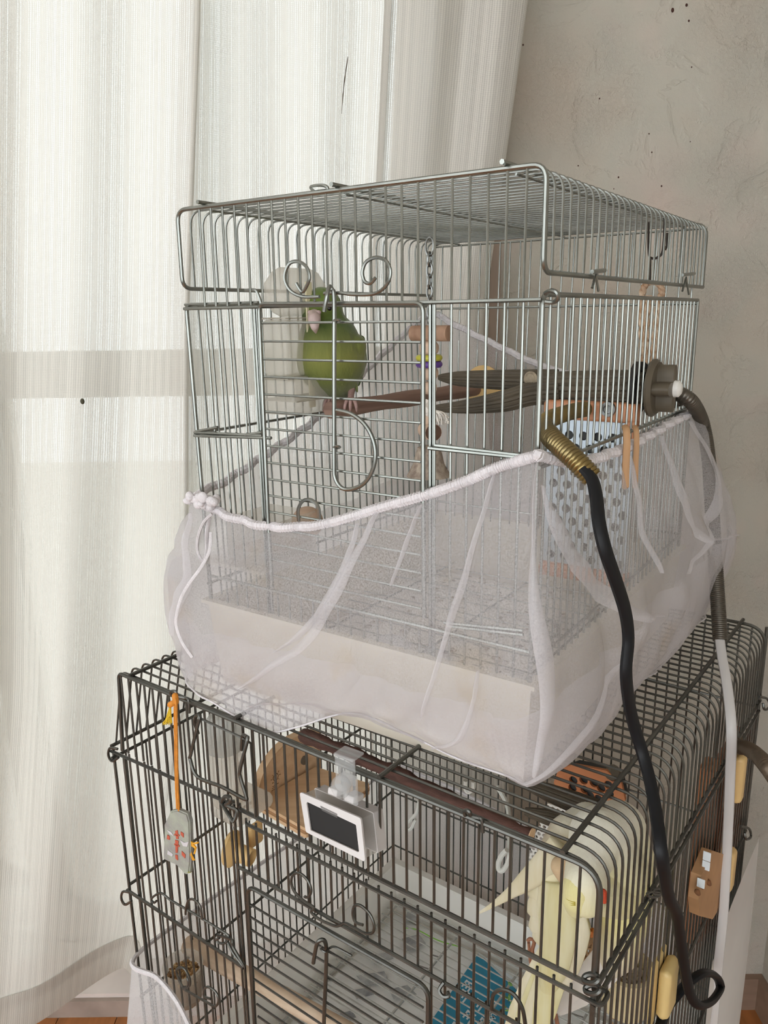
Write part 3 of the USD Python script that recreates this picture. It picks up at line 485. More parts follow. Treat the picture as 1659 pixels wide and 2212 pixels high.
top = net_pts(np.arange(NS), np.zeros(NS), .001)
rib = .0036 * (1 + .10 * np.sin(np.arange(NS * 4) * 1.9))
sk.add('elastic', tube(spline(top, 4, closed=True) + A([0, 0, .001]), rib, 7, closed=True), ELAST, label='ruffled white elastic band along the top edge')
foot = net_pts(np.arange(NS), np.ones(NS), .0005); sk.add('hem', tube(foot, .0009, 5, closed=True), ELAST)
def near_station(px, py, side):             # index of the station seen at that pixel column
    s, t, z = (fz(px, py) if side == 'f' else sz(px, py)); c = (STs[:, 0] - s) ** 2 + (STs[:, 1] - t) ** 2; return int(np.argmin(c))
def fold(path, w0, w1):                     # a doubled pleat: a lifted strip following (station, v) points
    p = spline(A(path, float), 10); n = len(p); ii = np.clip(np.round(p[:, 0]).astype(int), 0, NS - 1); w = w0 + (w1 - w0) * np.sin(np.linspace(0, math.pi, n)); rows_ = []
    for k, e in ((-1, .0008), (-.4, .0034), (.4, .0034), (1, .0008)):
        fi = p[:, 0] + k * w; i0 = np.floor(fi).astype(int); fr = (fi - i0)[:, None]
        rows_.append((1 - fr) * net_pts(i0 % NS, np.clip(p[:, 1], 0, 1), e) + fr * net_pts((i0 + 1) % NS, np.clip(p[:, 1], 0, 1), e))
    R = np.stack(rows_, 1); i, j = np.meshgrid(np.arange(n - 1), np.arange(3), indexing='ij'); a = (i * 4 + j).ravel()
    sk.add('fold', trimesh.Trimesh(R.reshape(-1, 3), np.vstack([np.c_[a, a + 4, a + 5], np.c_[a, a + 5, a + 1]]), process=False), NETF, smooth=True)
k1 = near_station(830, 1097, 'f'); k2 = near_station(1080, 1012, 'f'); k3 = near_station(960, 1060, 'f'); kc = near_station(1185, 988, 'f'); kr = near_station(1300, 983, 's'); kb = near_station(1470, 897, 's'); kl = near_station(585, 1137, 'f')
for pth, a, b in (([(k1, .02), (k1 - 8, .3), (k1 - 22, .58), (k1 - 42, .82)], .5, 2.2), ([(k1 - 6, .06), (k1 - 8, .25), (k1 - 18, .45), (k1 - 28, .6)], .3, 1.6), ([(k3 - 6, .05), (k3 - 10, .2), (k3 - 12, .3)], .2, .8),
                  ([(k2, .02), (k2 - 3, .2), (k2 - 10, .42), (k2 - 17, .68)], .3, 1.3), ([(k2 + 4, .5), (k2 - 2, .7), (k2 - 16, .92)], .3, 1.2), ([(kc, .03), (kc + 3, .3), (kc + 7, .55), (kc + 5, .8)], .5, 1.8), ([(kc + 8, .1), (kc + 16, .32), (kc + 30, .52), (kc + 46, .66)], .6, 2.6),
                  ([(kr + 8, .05), (kr + 7, .3), (kr + 9, .5)], .2, .9), ([(kr + 22, .04), (kr + 20, .3), (kr + 26, .52), (kr + 38, .6)], .3, 1.4), ([(kb, .05), (kb + 1, .3), (kb - 8, .5), (kb - 20, .58)], .5, 2.0), ([(kc + 3, .86), (kc + 15, .72), (kc + 30, .6)], .4, 1.4), ([(kl, .9), (kl + 14, .84), (kl + 40, .88), (kl + 60, .93)], .3, 1.0), ([(4, .1), (7, .4), (5, .75)], .3, 1.2)):
    fold(pth, a, b)
kn = []
for k in range(26):
    m = trimesh.creation.icosphere(1, 1.0); m.apply_scale(rng.uniform(.0022, .0048, 3)); m.apply_translation(U.F(437 + rng.normal() * 15, 1082 + rng.normal() * 8, -.010 + rng.uniform(-.006, .006))); kn.append(m)
sk.add('knot', cat(*kn), ELAST, label='bunched knot of gathered net at the left front corner')
sk.add('tie_loop', tube(spline([U.F(458, 1110, -.012), U.F(440, 1128, -.016), U.F(428, 1160, -.019), U.F(427, 1190, -.02), U.F(438, 1212, -.02), U.F(447, 1195, -.018), U.F(447, 1150, -.015), U.F(452, 1118, -.012)], 7), .0021, 6, flat=.6), ELAST, label='ribbed elastic loop hanging from the knot')
sk.add('tie_loop', tube(spline([U.F(455, 1150, -.014), U.F(452, 1190, -.02), U.F(432, 1228, -.028), U.F(405, 1265, -.034), U.F(388, 1300, -.038), U.F(380, 1345, -.040), U.F(392, 1385, -.04), U.F(415, 1420, -.037)], 7), .0014, 6, flat=.6), ELAST)
UP0 = A([0, 0, 1.])
# ------------------------------------------------------------------ inside the upper cage
def rp(px, P): return px * dist(P) / FPX
def P_U(px, py, t): return U.F(px, py, t)
# green parakeet
def along(name, ax, stops, rough=.75, noise=.25, sc=70, stretch=(1, 1, 1), sheen=.3):   # feather colour along a local axis
    n = {'tc': ('texture_coordinate', {}), 'sx': ('separate_xyz', {}), 'mp': ('mapping', dict(scale=stretch)), 'no': ('noise_texture', dict(scale=sc, detail=4)), 'ma': ('math', dict(math_type='multiply_add', value2=noise * .05)), 'mr': ('map_range', dict(from_min=stops[0][0], from_max=stops[-1][0], clamp=True)),
         'rp': ('rgb_ramp', dict(ramp=[((z - stops[0][0]) / (stops[-1][0] - stops[0][0]), lin(c)) for z, c in stops])), 'n2': ('noise_texture', dict(scale=sc * 5, detail=3)), 'bu': ('bump', dict(strength=.5, distance=.0012)), 'p': ('principled_bsdf', dict(roughness=rough, sheen_weight=sheen, specular_ior_level=.2)), 'of': ('math', dict(math_type='subtract', value2=noise * .025))}
    l = [('tc.object', 'sx.vector'), ('tc.object', 'mp.vector'), ('mp.vector', 'no.vector'), ('mp.vector', 'n2.vector'), ('no.fac', 'ma.value1'), (f'sx.{ax}', 'ma.value3'), ('ma.value', 'of.value1'), ('of.value', 'mr.value'), ('mr.result', 'rp.fac'), ('rp.color', 'p.base_color'), ('n2.fac', 'bu.height'), ('bu.normal', 'p.normal')]
    return usdkit.material(stage, '/World/Looks/' + name, n, l, surface='p.BSDF')
T0 = .125
foot_c = U.F(735, 868, T0); gp = Thing('parakeet', 'small green parakeet standing on the wooden perch in the upper cage', 'bird', foot_c)
def B_(px, py, r, dt=0.): P = U.F(px, py, T0 + dt); return (P, rp(r, P))
head, neck, chest, belly, low, vent = B_(695, 666, 45, .0), B_(700, 702, 46, .004), B_(711, 744, 68, .004), B_(716, 778, 76, .006), B_(724, 812, 54, .010), B_(732, 840, 27, .014)
shl, shr = B_(668, 752, 24, .012), B_(764, 748, 28, .012)
body = blob([(head, neck), (neck, chest), (chest, belly), (belly, low), (low, vent), (shl, B_(678, 800, 22, .016)), (shr, B_(764, 806, 22, .016)), (vent, B_(742, 842, 20, .05)), (B_(742, 842, 20, .05), B_(752, 830, 8, .085))], .0030, 14)
zf = foot_c[2]; zc = lambda py: float(U.F(720, py, T0)[2] - zf)
GREEN = along('green_feathers', 'z', [(zc(850), '#6f7648'), (zc(815), '#687034'), (zc(770), '#7c7f40'), (zc(730), '#68703b'), (zc(705), '#4a5c2a'), (zc(660), '#637332'), (zc(625), '#5e7232')], sc=60, stretch=(1, 1, .35))
gp.add('body', body, GREEN, smooth=True)
WING = M('wing_green', '#4c6f2c', .8, var=.35, scale=120, stretch=(1, 1, .3))
for sx, px in ((-1, 660), (1, 776)):
    gp.add('wing', blob([(B_(px + sx * 2, 735, 11, .022), B_(px + sx * 4, 780, 13, .026)), (B_(px + sx * 4, 780, 13, .026), B_(px - sx * 6, 826, 9, .04))], .003, 6), WING, smooth=True)
BEAK = M('beak', '#c9b3ae', .45, var=.15, scale=120)
bk = blob([(B_(679, 682, 14, -.020), B_(679, 690, 14, -.028)), (B_(679, 690, 13, -.028), B_(680, 706, 9, -.031)), (B_(680, 706, 9, -.031), B_(682, 718, 2.5, -.027))], .0016, 4)
gp.add('beak', bk, BEAK, smooth=True); gp.add('cere', blob([(B_(669, 675, 5, -.022), B_(689, 675, 5, -.022))], .0015, 3), M('cere', '#b79f9c', .6), smooth=True)
EYE = M('bird_eye', '#120e0c', .08)
for px, py, dt in ((712, 666, -.021), (660, 666, -.014)):
    e = trimesh.creation.icosphere(2, rp(5.0, foot_c)); e.apply_translation(U.F(px, py, T0 + dt)); gp.add('eye', e, EYE, smooth=True)
SKIN = M('bird_foot_skin', '#b08f88', .6, var=.25, scale=200)
for px, ang in ((712, -1), (758, 1)):
    base = U.F(px, 868, T0 - .002); lg_ = [tube(spline([U.F(px + ang * 2, 838, T0 + .012), U.F(px, 852, T0 + .006), U.F(px, 862, T0)], 4), [.0034, .0033, .0032, .0031, .003, .0029, .0028, .0028, .003], 7)]
    for dx, fw in ((-10, -1), (-1, -1), (9, -1), (4, 1)):
        lg_.append(tube(spline([U.F(px, 861, T0), U.F(px + dx * .8, 864, T0 + fw * .008), U.F(px + dx * 1.3, 874 + (4 if fw < 0 else -4), T0 + fw * .0115), U.F(px + dx * 1.4, 890 if fw < 0 else 884, T0 + fw * .009)], 4), np.r_[np.linspace(.0019, .0015, 9), [.0013, .001, .0007, .0003]], 6))
    gp.add('foot', cat(*lg_), SKIN, smooth=True)
for k in range(9):
    a = U.F(768 - k * 3, 828 + k * 1.6, T0 + .012); gp.add('tuft', tube([a, a + A([.001, .002, -.004]), U.F(776 - k * 4.5 + rng.uniform(-4, 4), 846 + k * .6 + rng.uniform(-3, 3), T0 + .012)], [.0016, .0012, .0003], 5), GREEN)
# perches
PW = M('weathered_perch', '#96796a', .75, hex2='#6d5347', scale=18, stretch=(.25, .25, 6), bump=.4)
e0, e1 = U.F(712, 886, .105), U.F(1040, 838, .348)
pw = Thing('perch', 'weathered brown wooden perch rod under the green parakeet', 'perch', e0)
q = np.linspace(0, 1, 14)[:, None]; pw.add('rod', tube(e0 + (e1 - e0) * q, .0075 + .0006 * np.sin(q[:, 0] * 17), 12), PW)
YP = M('yellow_plastic', '#ecc88a', .4, var=.08, scale=30, trans=.08); d_ = unit(e1 - e0)
def frame_of(d, o): x = unit(np.cross([0, 0, 1.], d)); return basis(x, np.cross(d, x), d, o)
pw.add('end_cap', lathe([(0, 0), (.024, 0), (.0245, .003), (.016, .010), (.0125, .018), (0, .018)], frame_of(-d_, e1 + d_ * .006)), YP, label='yellow plastic end mount on the back wires')
FK = M('dark_perch_plastic', '#5b5142', .7, hex2='#4a4236', scale=30, stretch=(1, 1, 1), bump=.3)
FKM = M('dark_knob_plastic', '#5e5546', .45, var=.15, scale=60)
def fork(name, label, Cg, mount, stem, prongs, rr, grooves=14):
    th = Thing(name, label, 'perch', mount)
    def ribbed(path, r):
        sides = grooves * 4; p = spline(path, 12); m = tube(p, np.interp(np.linspace(0, 1, len(p)), np.linspace(0, 1, len(r)), r), sides)
        c = np.repeat(p, sides, 0); k = np.tile(np.arange(sides), len(p)); w = 1 - .10 * (k % 4 == 0); v = m.vertices.copy(); v[:len(c)] = c + (v[:len(c)] - c) * w[:, None]; m.vertices = v; return m
    th.add('stem', ribbed(stem, rr), FK)
    for path, r in prongs: th.add('prong', ribbed(path, r), FK)
    return th
mo = U.F(1398, 838, .225)
fk = fork('forked_perch', 'dark grooved forked perch bolted through the right wires of the upper cage', U, mo, [mo, U.F(1320, 838, .226), U.F(1240, 839, .226), U.F(1180, 838, .224), U.F(1150, 834, .223)], [([U.F(1200, 828, .228), U.F(1140, 822, .228), U.F(1060, 820, .226), U.F(990, 818, .224), U.F(948, 815, .222)], [.0125, .0100, .0088, .0070, .0025]), ([U.F(1210, 845, .220), U.F(1150, 850, .214), U.F(1090, 866, .206), U.F(1010, 878, .200), U.F(938, 882, .196)], [.0120, .0105, .0098, .0066, .0028])], [.0150, .0150, .0150, .0145, .010])
fk.add('knot_mark', lathe([(0, 0), (.0065, 0), (.005, .0012), (.0042, .0006), (.003, .0013), (0, .0010)], basis(U.a, UP0, -U.b, U.F(1146, 818, .212)), 18), M('pale_chip', '#a89a84', .9, var=.3, scale=200), label='pale chewed knot at the fork')
kd = U.a; kT = lambda o: basis(U.b, np.cross(kd, U.b), kd, o)
km = U.S(1408, 838, .002)
fk.add('washer', lathe([(0, 0), (.023, 0), (.0235, .002), (.021, .005), (0, .005)], kT(km), 32), FKM)
star = Polygon([((.0135 + .0055 * math.cos(4 * a)) * math.cos(a), (.0135 + .0055 * math.cos(4 * a)) * math.sin(a)) for a in np.linspace(0, 2 * math.pi, 64, endpoint=False)])
fk.add('wing_nut', prism(star, .013, kT(km + kd * .005)), FKM); fk.add('washer', lathe([(0, 0), (.021, 0), (.021, .006), (0, .006)], kT(km - kd * .014), 28), M('black_rubber', '#1c1b19', .6))
fk.add('bolt_cap', lathe([(0, 0), (.0068, 0), (.0066, .0035), (.004, .0055), (0, .0058)], kT(km + kd * .018), 20), M('white_enamel', '#e8e6e0', .4), label='white bolt end')
# hanging toy
TT = .105
ty = Thing('hanging_toy', 'hanging bird toy: chain, wooden beads, yellow and purple rings, cork bell', 'bird toy', U.F(930, 1030, TT))
CHAIN = M('chain_metal', '#8d8f8d', .22, .95); LWOOD = M('bead_wood', '#cdb098', .7, var=.22, scale=30, stretch=(1, 1, 5)); DWOOD = M('log_wood', '#b08f76', .8, hex2='#91705a', scale=22, stretch=(4, 4, 1), bump=.4); CORK = M('cork', '#b5a796', .9, hex2='#86766a', scale=190, bump=.6)
ys = [518, 548, 572, 596, 620, 642, 662, 684, 700]
for k in range(8):
    c = U.F(928 + (k > 4) * 1, (ys[k] + ys[k + 1]) / 2, TT); hh = rp((ys[k + 1] - ys[k]) * .62, c); ax = U.a if k % 2 == 0 else U.b; w = rp(10 if k == 0 else 6.5, c) 
    ty.add('chain_link', tube(A([c + ax * w * math.cos(a) + A([0, 0, hh * math.sin(a)]) for a in np.linspace(0, 2 * math.pi, 14, endpoint=False)]), .00095, 6, closed=True), CHAIN)
c0 = U.F(930, 720, TT); w = rp(46, c0)
ty.add('log', tube([c0 - U.a * w, c0 - U.a * w * .3, c0 + U.a * w * .3, c0 + U.a * w], [rp(16.5, c0), rp(17.5, c0), rp(17, c0), rp(17, c0)], 18), DWOOD)
def bead(part, py, rx, ry, mat, k=2.4, lab=None):
    c = U.F(927, py, TT); a = np.linspace(-math.pi / 2, math.pi / 2, 13); X, Y = rp(rx, c), rp(ry, c)
    pf = [(max(1e-5, X * np.sign(math.cos(t)) * abs(math.cos(t)) ** (2 / k)), Y * np.sign(math.sin(t)) * abs(math.sin(t)) ** (2 / k)) for t in a]; pf[0] = (0, pf[0][1]); pf[-1] = (0, pf[-1][1])
    ty.add(part, lathe(pf, basis(A([1., 0, 0]), A([0, 1., 0]), A([0, 0, 1.]), c), 24), mat, label=lab)
bead('bead', 752, 21, 16, LWOOD, 2.6); bead('bead', 806, 20, 15, LWOOD, 2.6); bead('bead', 838, 17, 14, LWOOD, 2.6); bead('bead', 905, 16, 18, LWOOD, 2.4)
for py, hx, nm in ((773, '#b6b23c', 'yellow ring'), (787, '#5a3a86', 'purple ring')):
    c = U.F(927, py, TT); ty.add('ring', tube(A([c + rp(22, c) * (math.cos(a) * A([1., 0, 0]) + math.sin(a) * A([0, 1., 0])) for a in np.linspace(0, 2 * math.pi, 28, endpoint=False)]), rp(7.2, c), 10, closed=True), M(nm.replace(' ', '_') + '_plastic', hx, .35), label=nm)
c0 = U.F(928, 931, TT); w = rp(26, c0); dd = unit(U.a * .75 - U.b * .66)
ty.add('log', tube([c0 - dd * w, c0, c0 + dd * w], [rp(19, c0)] * 3, 18), LWOOD); ty.add('log_end', tube([c0 + dd * w, c0 + dd * (w + .0008)], [rp(17.5, c0)] * 2, 18), M('end_grain', '#5d4334', .9, var=.3, scale=90))
c = U.F(926, 1028, TT); u_ = rp(1, c)
ty.add('bell', lathe([(0, 66 * u_), (12 * u_, 66 * u_), (24 * u_, 62 * u_), (29 * u_, 48 * u_), (34 * u_, 26 * u_), (45 * u_, 6 * u_), (48 * u_, 0), (44 * u_, 0), (30 * u_, 26 * u_), (22 * u_, 52 * u_), (0, 56 * u_)], basis(A([1., 0, 0]), A([0, 1., 0]), A([0, 0, 1.]), c), 32), CORK, label='speckled cork bell')
ty.add('clapper', lathe([(0, -6 * u_), (3.6 * u_, -4 * u_), (3 * u_, 2 * u_), (1.2 * u_, 4 * u_), (1.2 * u_, 55 * u_), (0, 55 * u_)], basis(A([1., 0, 0]), A([0, 1., 0]), A([0, 0, 1.]), c), 12), M('black_rubber', '#1c1b19', .6))
ROPE = M('white_cotton_rope', '#e9e2d8', .95, var=.18, scale=240, bump=.6)
tl_ = [tube(spline([U.F(925, 868, TT), U.F(918, 880, TT - .004), U.F(927, 892, TT - .004), U.F(935, 898, TT)], 4), .0032, 7)]
for k in range(26):
    x0 = rng.uniform(936, 962); tl_.append(tube(spline([U.F(925 + rng.uniform(-3, 8), 884, TT), U.F(x0, 893, TT - .003 + rng.uniform(-.004, .004)), U.F(x0 + rng.uniform(2, 14), rng.uniform(902, 918), TT + rng.uniform(-.006, .004))], 4), .0006, 4))
ty.add('tassel', cat(*tl_), ROPE, label='frayed white cotton tassel')
# rope loop hanging at the right back
rl_ = Thing('rope_perch', 'knotted cotton rope loop hanging at the right back of the upper cage', 'rope', U.F(1400, 790, .27))
DIRTY = M('dirty_cotton_rope', '#d6bfa6', .95, hex2='#a98363', scale=120, bump=.7, bscale=700)
for pts in ([(1408, 610), (1394, 616), (1387, 640), (1386, 700), (1388, 750), (1392, 790)], [(1408, 610), (1424, 614), (1430, 632), (1423, 655), (1418, 700), (1413, 750), (1411, 785)], [(1402, 640), (1396, 690), (1396, 740), (1400, 788)]):
    p = spline([U.F(x, y, .27) for x, y in pts], 10); tw_ = []
    for ph in (0, math.pi):
        a = np.linspace(0, len(p) * .55, len(p)) + ph; tw_.append(tube(p + .0013 * (np.cos(a)[:, None] * U.a + np.sin(a)[:, None] * U.b), .0019, 6))
    rl_.add('rope', cat(*tw_), DIRTY)
rl_.add('hook', cat(tube(spline([U.F(1401, 480, .27), U.F(1401, 545, .27), U.F(1408, 558, .27), U.F(1420, 556, .27), U.F(1432, 540, .27), U.F(1436, 470, .27)], 5), .0010, 6), tube([U.F(1441, 503, .27), U.F(1441, 530, .27), U.F(1436, 540, .27)], .0013, 6), tube([U.F(1405, 560, .27), U.F(1404, 612, .27)], .0008, 5), tube([U.F(1422, 556, .27), U.F(1420, 614, .27)], .0008, 5)), M('dark_rusty_metal', '#3a332e', .5, .6))
# water dispenser on the left wall, upper cage
MILK = clear('milky_plastic', '#f0ece2', .55, .25, .5)
fd = Thing('water_dispenser', 'milky plastic dispenser bottle clipped to the left wires of the upper cage', 'dispenser', U.S(620, 890, -.285))
zt_, zm_, zb_ = U.loc(U.S(620, 580, -.285))[2], U.loc(U.S(620, 690, -.285))[2], U.loc(U.S(620, 800, -.285))[2]; zz_ = U.loc(U.S(620, 888, -.285))[2]
bT = basis(U.b, U.a, A([0, 0, -1.]) * 1, U.P(0, 0, 0)); bT[:3, 2] = np.cross(U.b, U.a)
def upbox(s0, s1, t0, t1, z0, z1, r=.003): return rbox(s1 - s0, t1 - t0, z1 - z0, r, basis(U.a, U.b, A([0, 0, 1.]), U.P((s0 + s1) / 2, (t0 + t1) / 2, (z0 + z1) / 2)))
fd.add('tank', upbox(-.292, -.262, .078, .142, zm_ + .002, zt_, .014), MILK); fd.add('tank', upbox(-.291, -.264, .080, .140, zb_ - .004, zm_, .003), MILK)
fd.add('base', upbox(-.293, -.252, .074, .150, zz_, zb_ - .006, .004), MILK); fd.add('strap', upbox(-.2615, -.2600, .104, .112, zz_ + .004, zt_ - .012, .0005), M('tape_yellow', '#e3dcb8', .6, var=.15, scale=60), label='yellowed strap')
EDGE = clear('milky_edge', '#cfcabd', .85, .3, .3)
for z in (zm_ + .001, zb_ - .005, zz_ + .012): fd.add('seam', upbox(-.2930, -.2605 if z > zz_ + .02 else -.2515, .0765, .1435 if z > zz_ + .02 else .1505, z - .0007, z + .0007, .0006), EDGE)
fd.add('bracket', upbox(-.262, -.252, .126, .150, zz_ + .012, zb_ - .004, .002), EDGE)
# panel heater on the right wall, upper cage
COPPER = M('copper_plastic', '#cf8f68', .42, var=.12, scale=30); STEELP = M('perforated_plate', '#c3d0da', .35, .35); HOLE = M('heater_dark', '#3d3f3e', .7)
ht = Thing('panel_heater', 'copper-framed panel heater with a perforated pale plate inside the upper cage', 'heater', U.P(-.04, .2, -.20))
HTT = .205; hA, hB_, hC = U.loc(U.F(1176, 864, HTT)), U.loc(U.F(1378, 872, HTT)), U.loc(U.F(1166, 1240, HTT)); HS0, HS1, HZ1, HZ0 = hA[0], hB_[0], (hA[2] + hB_[2]) / 2, hC[2]
ht.add('backing', upbox(HS0 + .002, HS1 - .002, HTT + .006, HTT + .011, HZ0, HZ1, .002), HOLE)
pl = Polygon([(HS0 + .003, HZ0 + .012), (HS1 - .003, HZ0 + .012), (HS1 - .003, HZ1 - .014), (HS0 + .003, HZ1 - .014)])
for i in range(7):
    for j in range(11):
        x, z = HS0 + .010 + i * .0125 + (.00625 if j % 2 else 0), HZ0 + .020 + j * .0108
        if x < HS1 - .007 and z < HZ1 - .018: pl = pl.difference(Point(x, z).buffer(.0038, 10))
ht.add('plate', prism(pl, .0014, basis(U.a, UP0, -U.b, U.P(0, HTT + .004, 0))), STEELP, label='pale plate with rows of round holes', smooth=False)
ht.add('frame', upbox(HS0, HS1, HTT - .003, HTT + .012, HZ1 - .016, HZ1, .003), COPPER); ht.add('frame', upbox(HS0, HS1, HTT - .003, HTT + .012, HZ0, HZ0 + .013, .003), COPPER); ht.add('frame', upbox(HS1 - .008, HS1, HTT - .003, HTT + .012, HZ1 - .030, HZ1 - .014, .002), COPPER)
sc0 = U.F(1314, 884, HTT - .003); ht.add('screw', lathe([(0, 0), (.0065, 0), (.0060, .002), (.0036, .0022), (.0032, .0012), (0, .0012)], basis(U.a, UP0, -U.b, sc0), 20), M('screw_metal', '#8b8d8c', .3, .9))
# gooseneck lead of the heater, then the black cable down to the lower clip
BRASS = M('brass_spring', '#a08a55', .28, .9, hex2='#7d7052', scale=14)
def coil(path, r, pitch, wire, sides=10):
    p = spline(path, 26); L_ = np.r_[0, np.cumsum(np.linalg.norm(np.diff(p, axis=0), axis=1))]; n = int(L_[-1] / pitch * 4) + 1; q = np.linspace(0, L_[-1], n); pp_ = np.stack([np.interp(q, L_, p[:, k]) for k in range(3)], 1)
    return tube(pp_, r + wire * A([0, .7, 1, .7])[np.arange(n) % 4] , sides + 4)
gn = Thing('heater_lead', 'black cable leaving a brass spring sleeve and hanging down past the cages', 'cable', U.S(1290, 1040, .03))
sl = [U.F(1264, 884, .196), U.F(1240, 888, .17), U.F(1206, 898, .125), U.F(1184, 908, .085), U.F(1178, 922, .045), U.S(1190, 944, .002), U.S(1222, 974, .016), U.S(1252, 1003, .026), U.S(1280, 1033, .034)]
gn.add('spring_sleeve', coil(sl, .0058, .0022, .0007), BRASS, label='brass-coloured spring sleeve')
gn.add('cable', tube(spline([U.S(1262, 1013, .030), U.S(1279, 1036, .036), U.S(1288, 1075, .042), U.S(1294, 1130, .048), U.S(1308, 1190, .053), U.S(1332, 1260, .056), U.S(1350, 1320, .058), U.S(1357, 1380, .059), U.S(1352, 1450, .060), dp(1359, 1520, .484), dp(1372, 1575, .496), dp(1389, 1630, .500), dp(1405, 1690, .490), dp(1418, 1760, .474), dp(1430, 1850, .457), L.S(1444, 1935, .022), L.S(1462, 1975, .020), L.S(1470, 2030, .018), L.S(1480, 2095, .018), L.S(1492, 2150, .020), L.S(1512, 2172, .024), L.S(1540, 2160, .026), L.S(1556, 2132, .024), L.S(1545, 2108, .022), L.S(1520, 2102, .020), L.S(1490, 2120, .014), L.S(1462, 2150, .008), L.S(1440, 2180, .006), L.S(1424, 2225, .006)], 8).tolist(), .0041, 9, flat=.75), M('black_cable', '#131417', .5, spec=.3), label='flat black twin cable')
gg = Thing('lamp_lead', 'grey spring-sleeved lead curving out behind the upper cage, white cable below it', 'cable', U.S(1555, 1390, .06))
GREYS = M('grey_spring', '#6a645b', .35, .75, var=.2, scale=20)
gg.add('spring_sleeve', coil([U.P(-.012, .300, -.079), U.P(0, .322, -.077), U.S(1474, 853, .006), U.S(1497, 872, .014), dp(1518, 915, .765), dp(1530, 985, .755), dp(1537, 1080, .745), dp(1543, 1180, .735), dp(1550, 1290, .722), dp(1556, 1384, .708)], .0061, .0019, .0006), GREYS, label='grey spring sleeve')
gg.add('cable', tube(spline([dp(1554, 1375, .709), dp(1560, 1420, .690), dp(1572, 1490, .662), L.S(1580, 1580, .012), L.S(1577, 1680, .012), L.S(1573, 1780, .012), L.S(1568, 1880, .014), L.S(1562, 1980, .016), L.S(1552, 2080, .016), L.S(1540, 2215, .016)], 8), .0043, 9, flat=.6), M('white_cable', '#c9c6c4', .4), label='flat white twin cable')
# wooden peg clamping the net
CP = M('peg_wood', '#c59a70', .7, var=.14, scale=20, stretch=(1, 1, .2))
cp = Thing('clothes_peg', 'wooden clothes peg clamping the net to the right wires', 'peg', U.S(1360, 1050, .01))
for dx, w in ((1351, 7.5), (1372, 6.0)):
    cp.add('jaw', tube(spline([U.S(dx - 1, 921, .006), U.S(dx + 2, 930, .010), U.S(dx + 3, 960, .012), U.S(dx + 1, 1000, .013), U.S(dx - 0, 1046, .013), U.S(dx - 0, 1052, .013)], 5), np.r_[rp(w * .7, U.S(1351, 960)), np.full(24, rp(w, U.S(1351, 960))), rp(w * .5, U.S(1351, 960))], 8, flat=.7), CP)
# seed box at the left front
sb = Thing('seed_box', 'clear plastic seed box hooked at the left front corner of the upper cage', 'feeder', U.P(-.255, .04, -.19))
CLR = clear('clear_plastic', '#e9e4d8', .26, .12, .4)
def shell(s0, s1, t0, t1, z0, z1, th=.0015): return cat(upbox(s0, s1, t0, t1, z0, z0 + th, .0005), upbox(s0, s1, t0, t0 + th, z0, z1, .0005), upbox(s0, s1, t1 - th, t1, z0, z1, .0005), upbox(s0, s0 + th, t0, t1, z0, z1, .0005), upbox(s1 - th, s1, t0, t1, z0, z1, .0005))
sb.add('box', shell(-.272, -.222, .006, .06, -.196, -.156), CLR); sb.add('rim', cat(upbox(-.286, -.220, -.012, .004, -.1925, -.1895, .001)), CLR); sb.add('seed', sheet(U, -.27, -.224, .008, .058, -.185, .006, 9, 16), M('seed_mix', '#b79c7c', .9, hex2='#8d7357', scale=300, bump=.6), smooth=True)
oc = Thing('ball_toy', 'round tan wooden ball hanging low behind the upper cage door', 'bird toy', U.F(667, 1150, .05)); m_ = trimesh.creation.icosphere(3, .0135); m_.apply_translation(U.F(664, 1128, .06)); oc.add('ball', m_, LWOOD, smooth=True)
one('cuttle_shell', lathe([(0, 0), (.014, .001), (.018, .006), (.012, .011), (0, .012)], basis(U.a, U.b, A([0, 0, 1.]), U.P(-.165, .085, UZB + .026)), 20), M('shell_pale', '#dcdde0', .7, var=.2, scale=40), 'pale round dish lying on the upper cage floor grid', 'dish')
# ------------------------------------------------------------------ inside and on the lower cage
UP = A([0, 0, 1.])
def lbox(s0, s1, t0, t1, z0, z1, r=.003): return rbox(s1 - s0, t1 - t0, z1 - z0, r, basis(L.a, L.b, UP, L.P((s0 + s1) / 2, (t0 + t1) / 2, (z0 + z1) / 2)))
# corner shelf with a curved side board
SHW = M('pale_plywood', '#e3c29c', .65, hex2='#d4ae86', scale=16, stretch=(.6, 5, 5)); PLYE = M('plywood_edge', '#b98c62', .75, hex2='#8f6b48', scale=14, stretch=(.3, .3, 60))
sh = Thing('corner_shelf', 'pale wooden perch shelf with a curved side board on the left of the lower cage', 'shelf', L.P(-.42, .21, -.54))
shp = [L.Z(*p, -.525) for p in ((563, 1728), (660, 1784), (792, 1694), (682, 1660))]
lsh = [L.loc(p)[:2] for p in shp]
sh.add('platform', prism(Polygon(lsh).buffer(.003, 4), .0125, basis(L.a, L.b, UP, L.P(0, 0, -.5375))), SHW, smooth=False)
sh.add('platform_edge', prism(Polygon(lsh).buffer(.0034, 4).difference(Polygon(lsh).buffer(.001, 4)), .004, basis(L.a, L.b, UP, L.P(0, 0, -.533))), PLYE, smooth=False)
t0_, t1_ = lsh[0][1] - .004, lsh[3][1] + .02; s0_ = lsh[0][0] - .001
arc = [(t0_, -.5375)] + [(t0_ + (t1_ - t0_) * (1 - math.cos(a)) * .5 * 1.1, -.5375 + .062 * math.sin(a) ** .75) for a in np.linspace(.05, 2.0, 18)] + [(t1_, -.5375 + .050), (t1_, -.5375)]
sh.add('side_board', prism(Polygon(arc), .010, basis(L.b, UP, L.a, L.P(s0_ - .010, 0, 0))), SHW, smooth=False)
bm = []
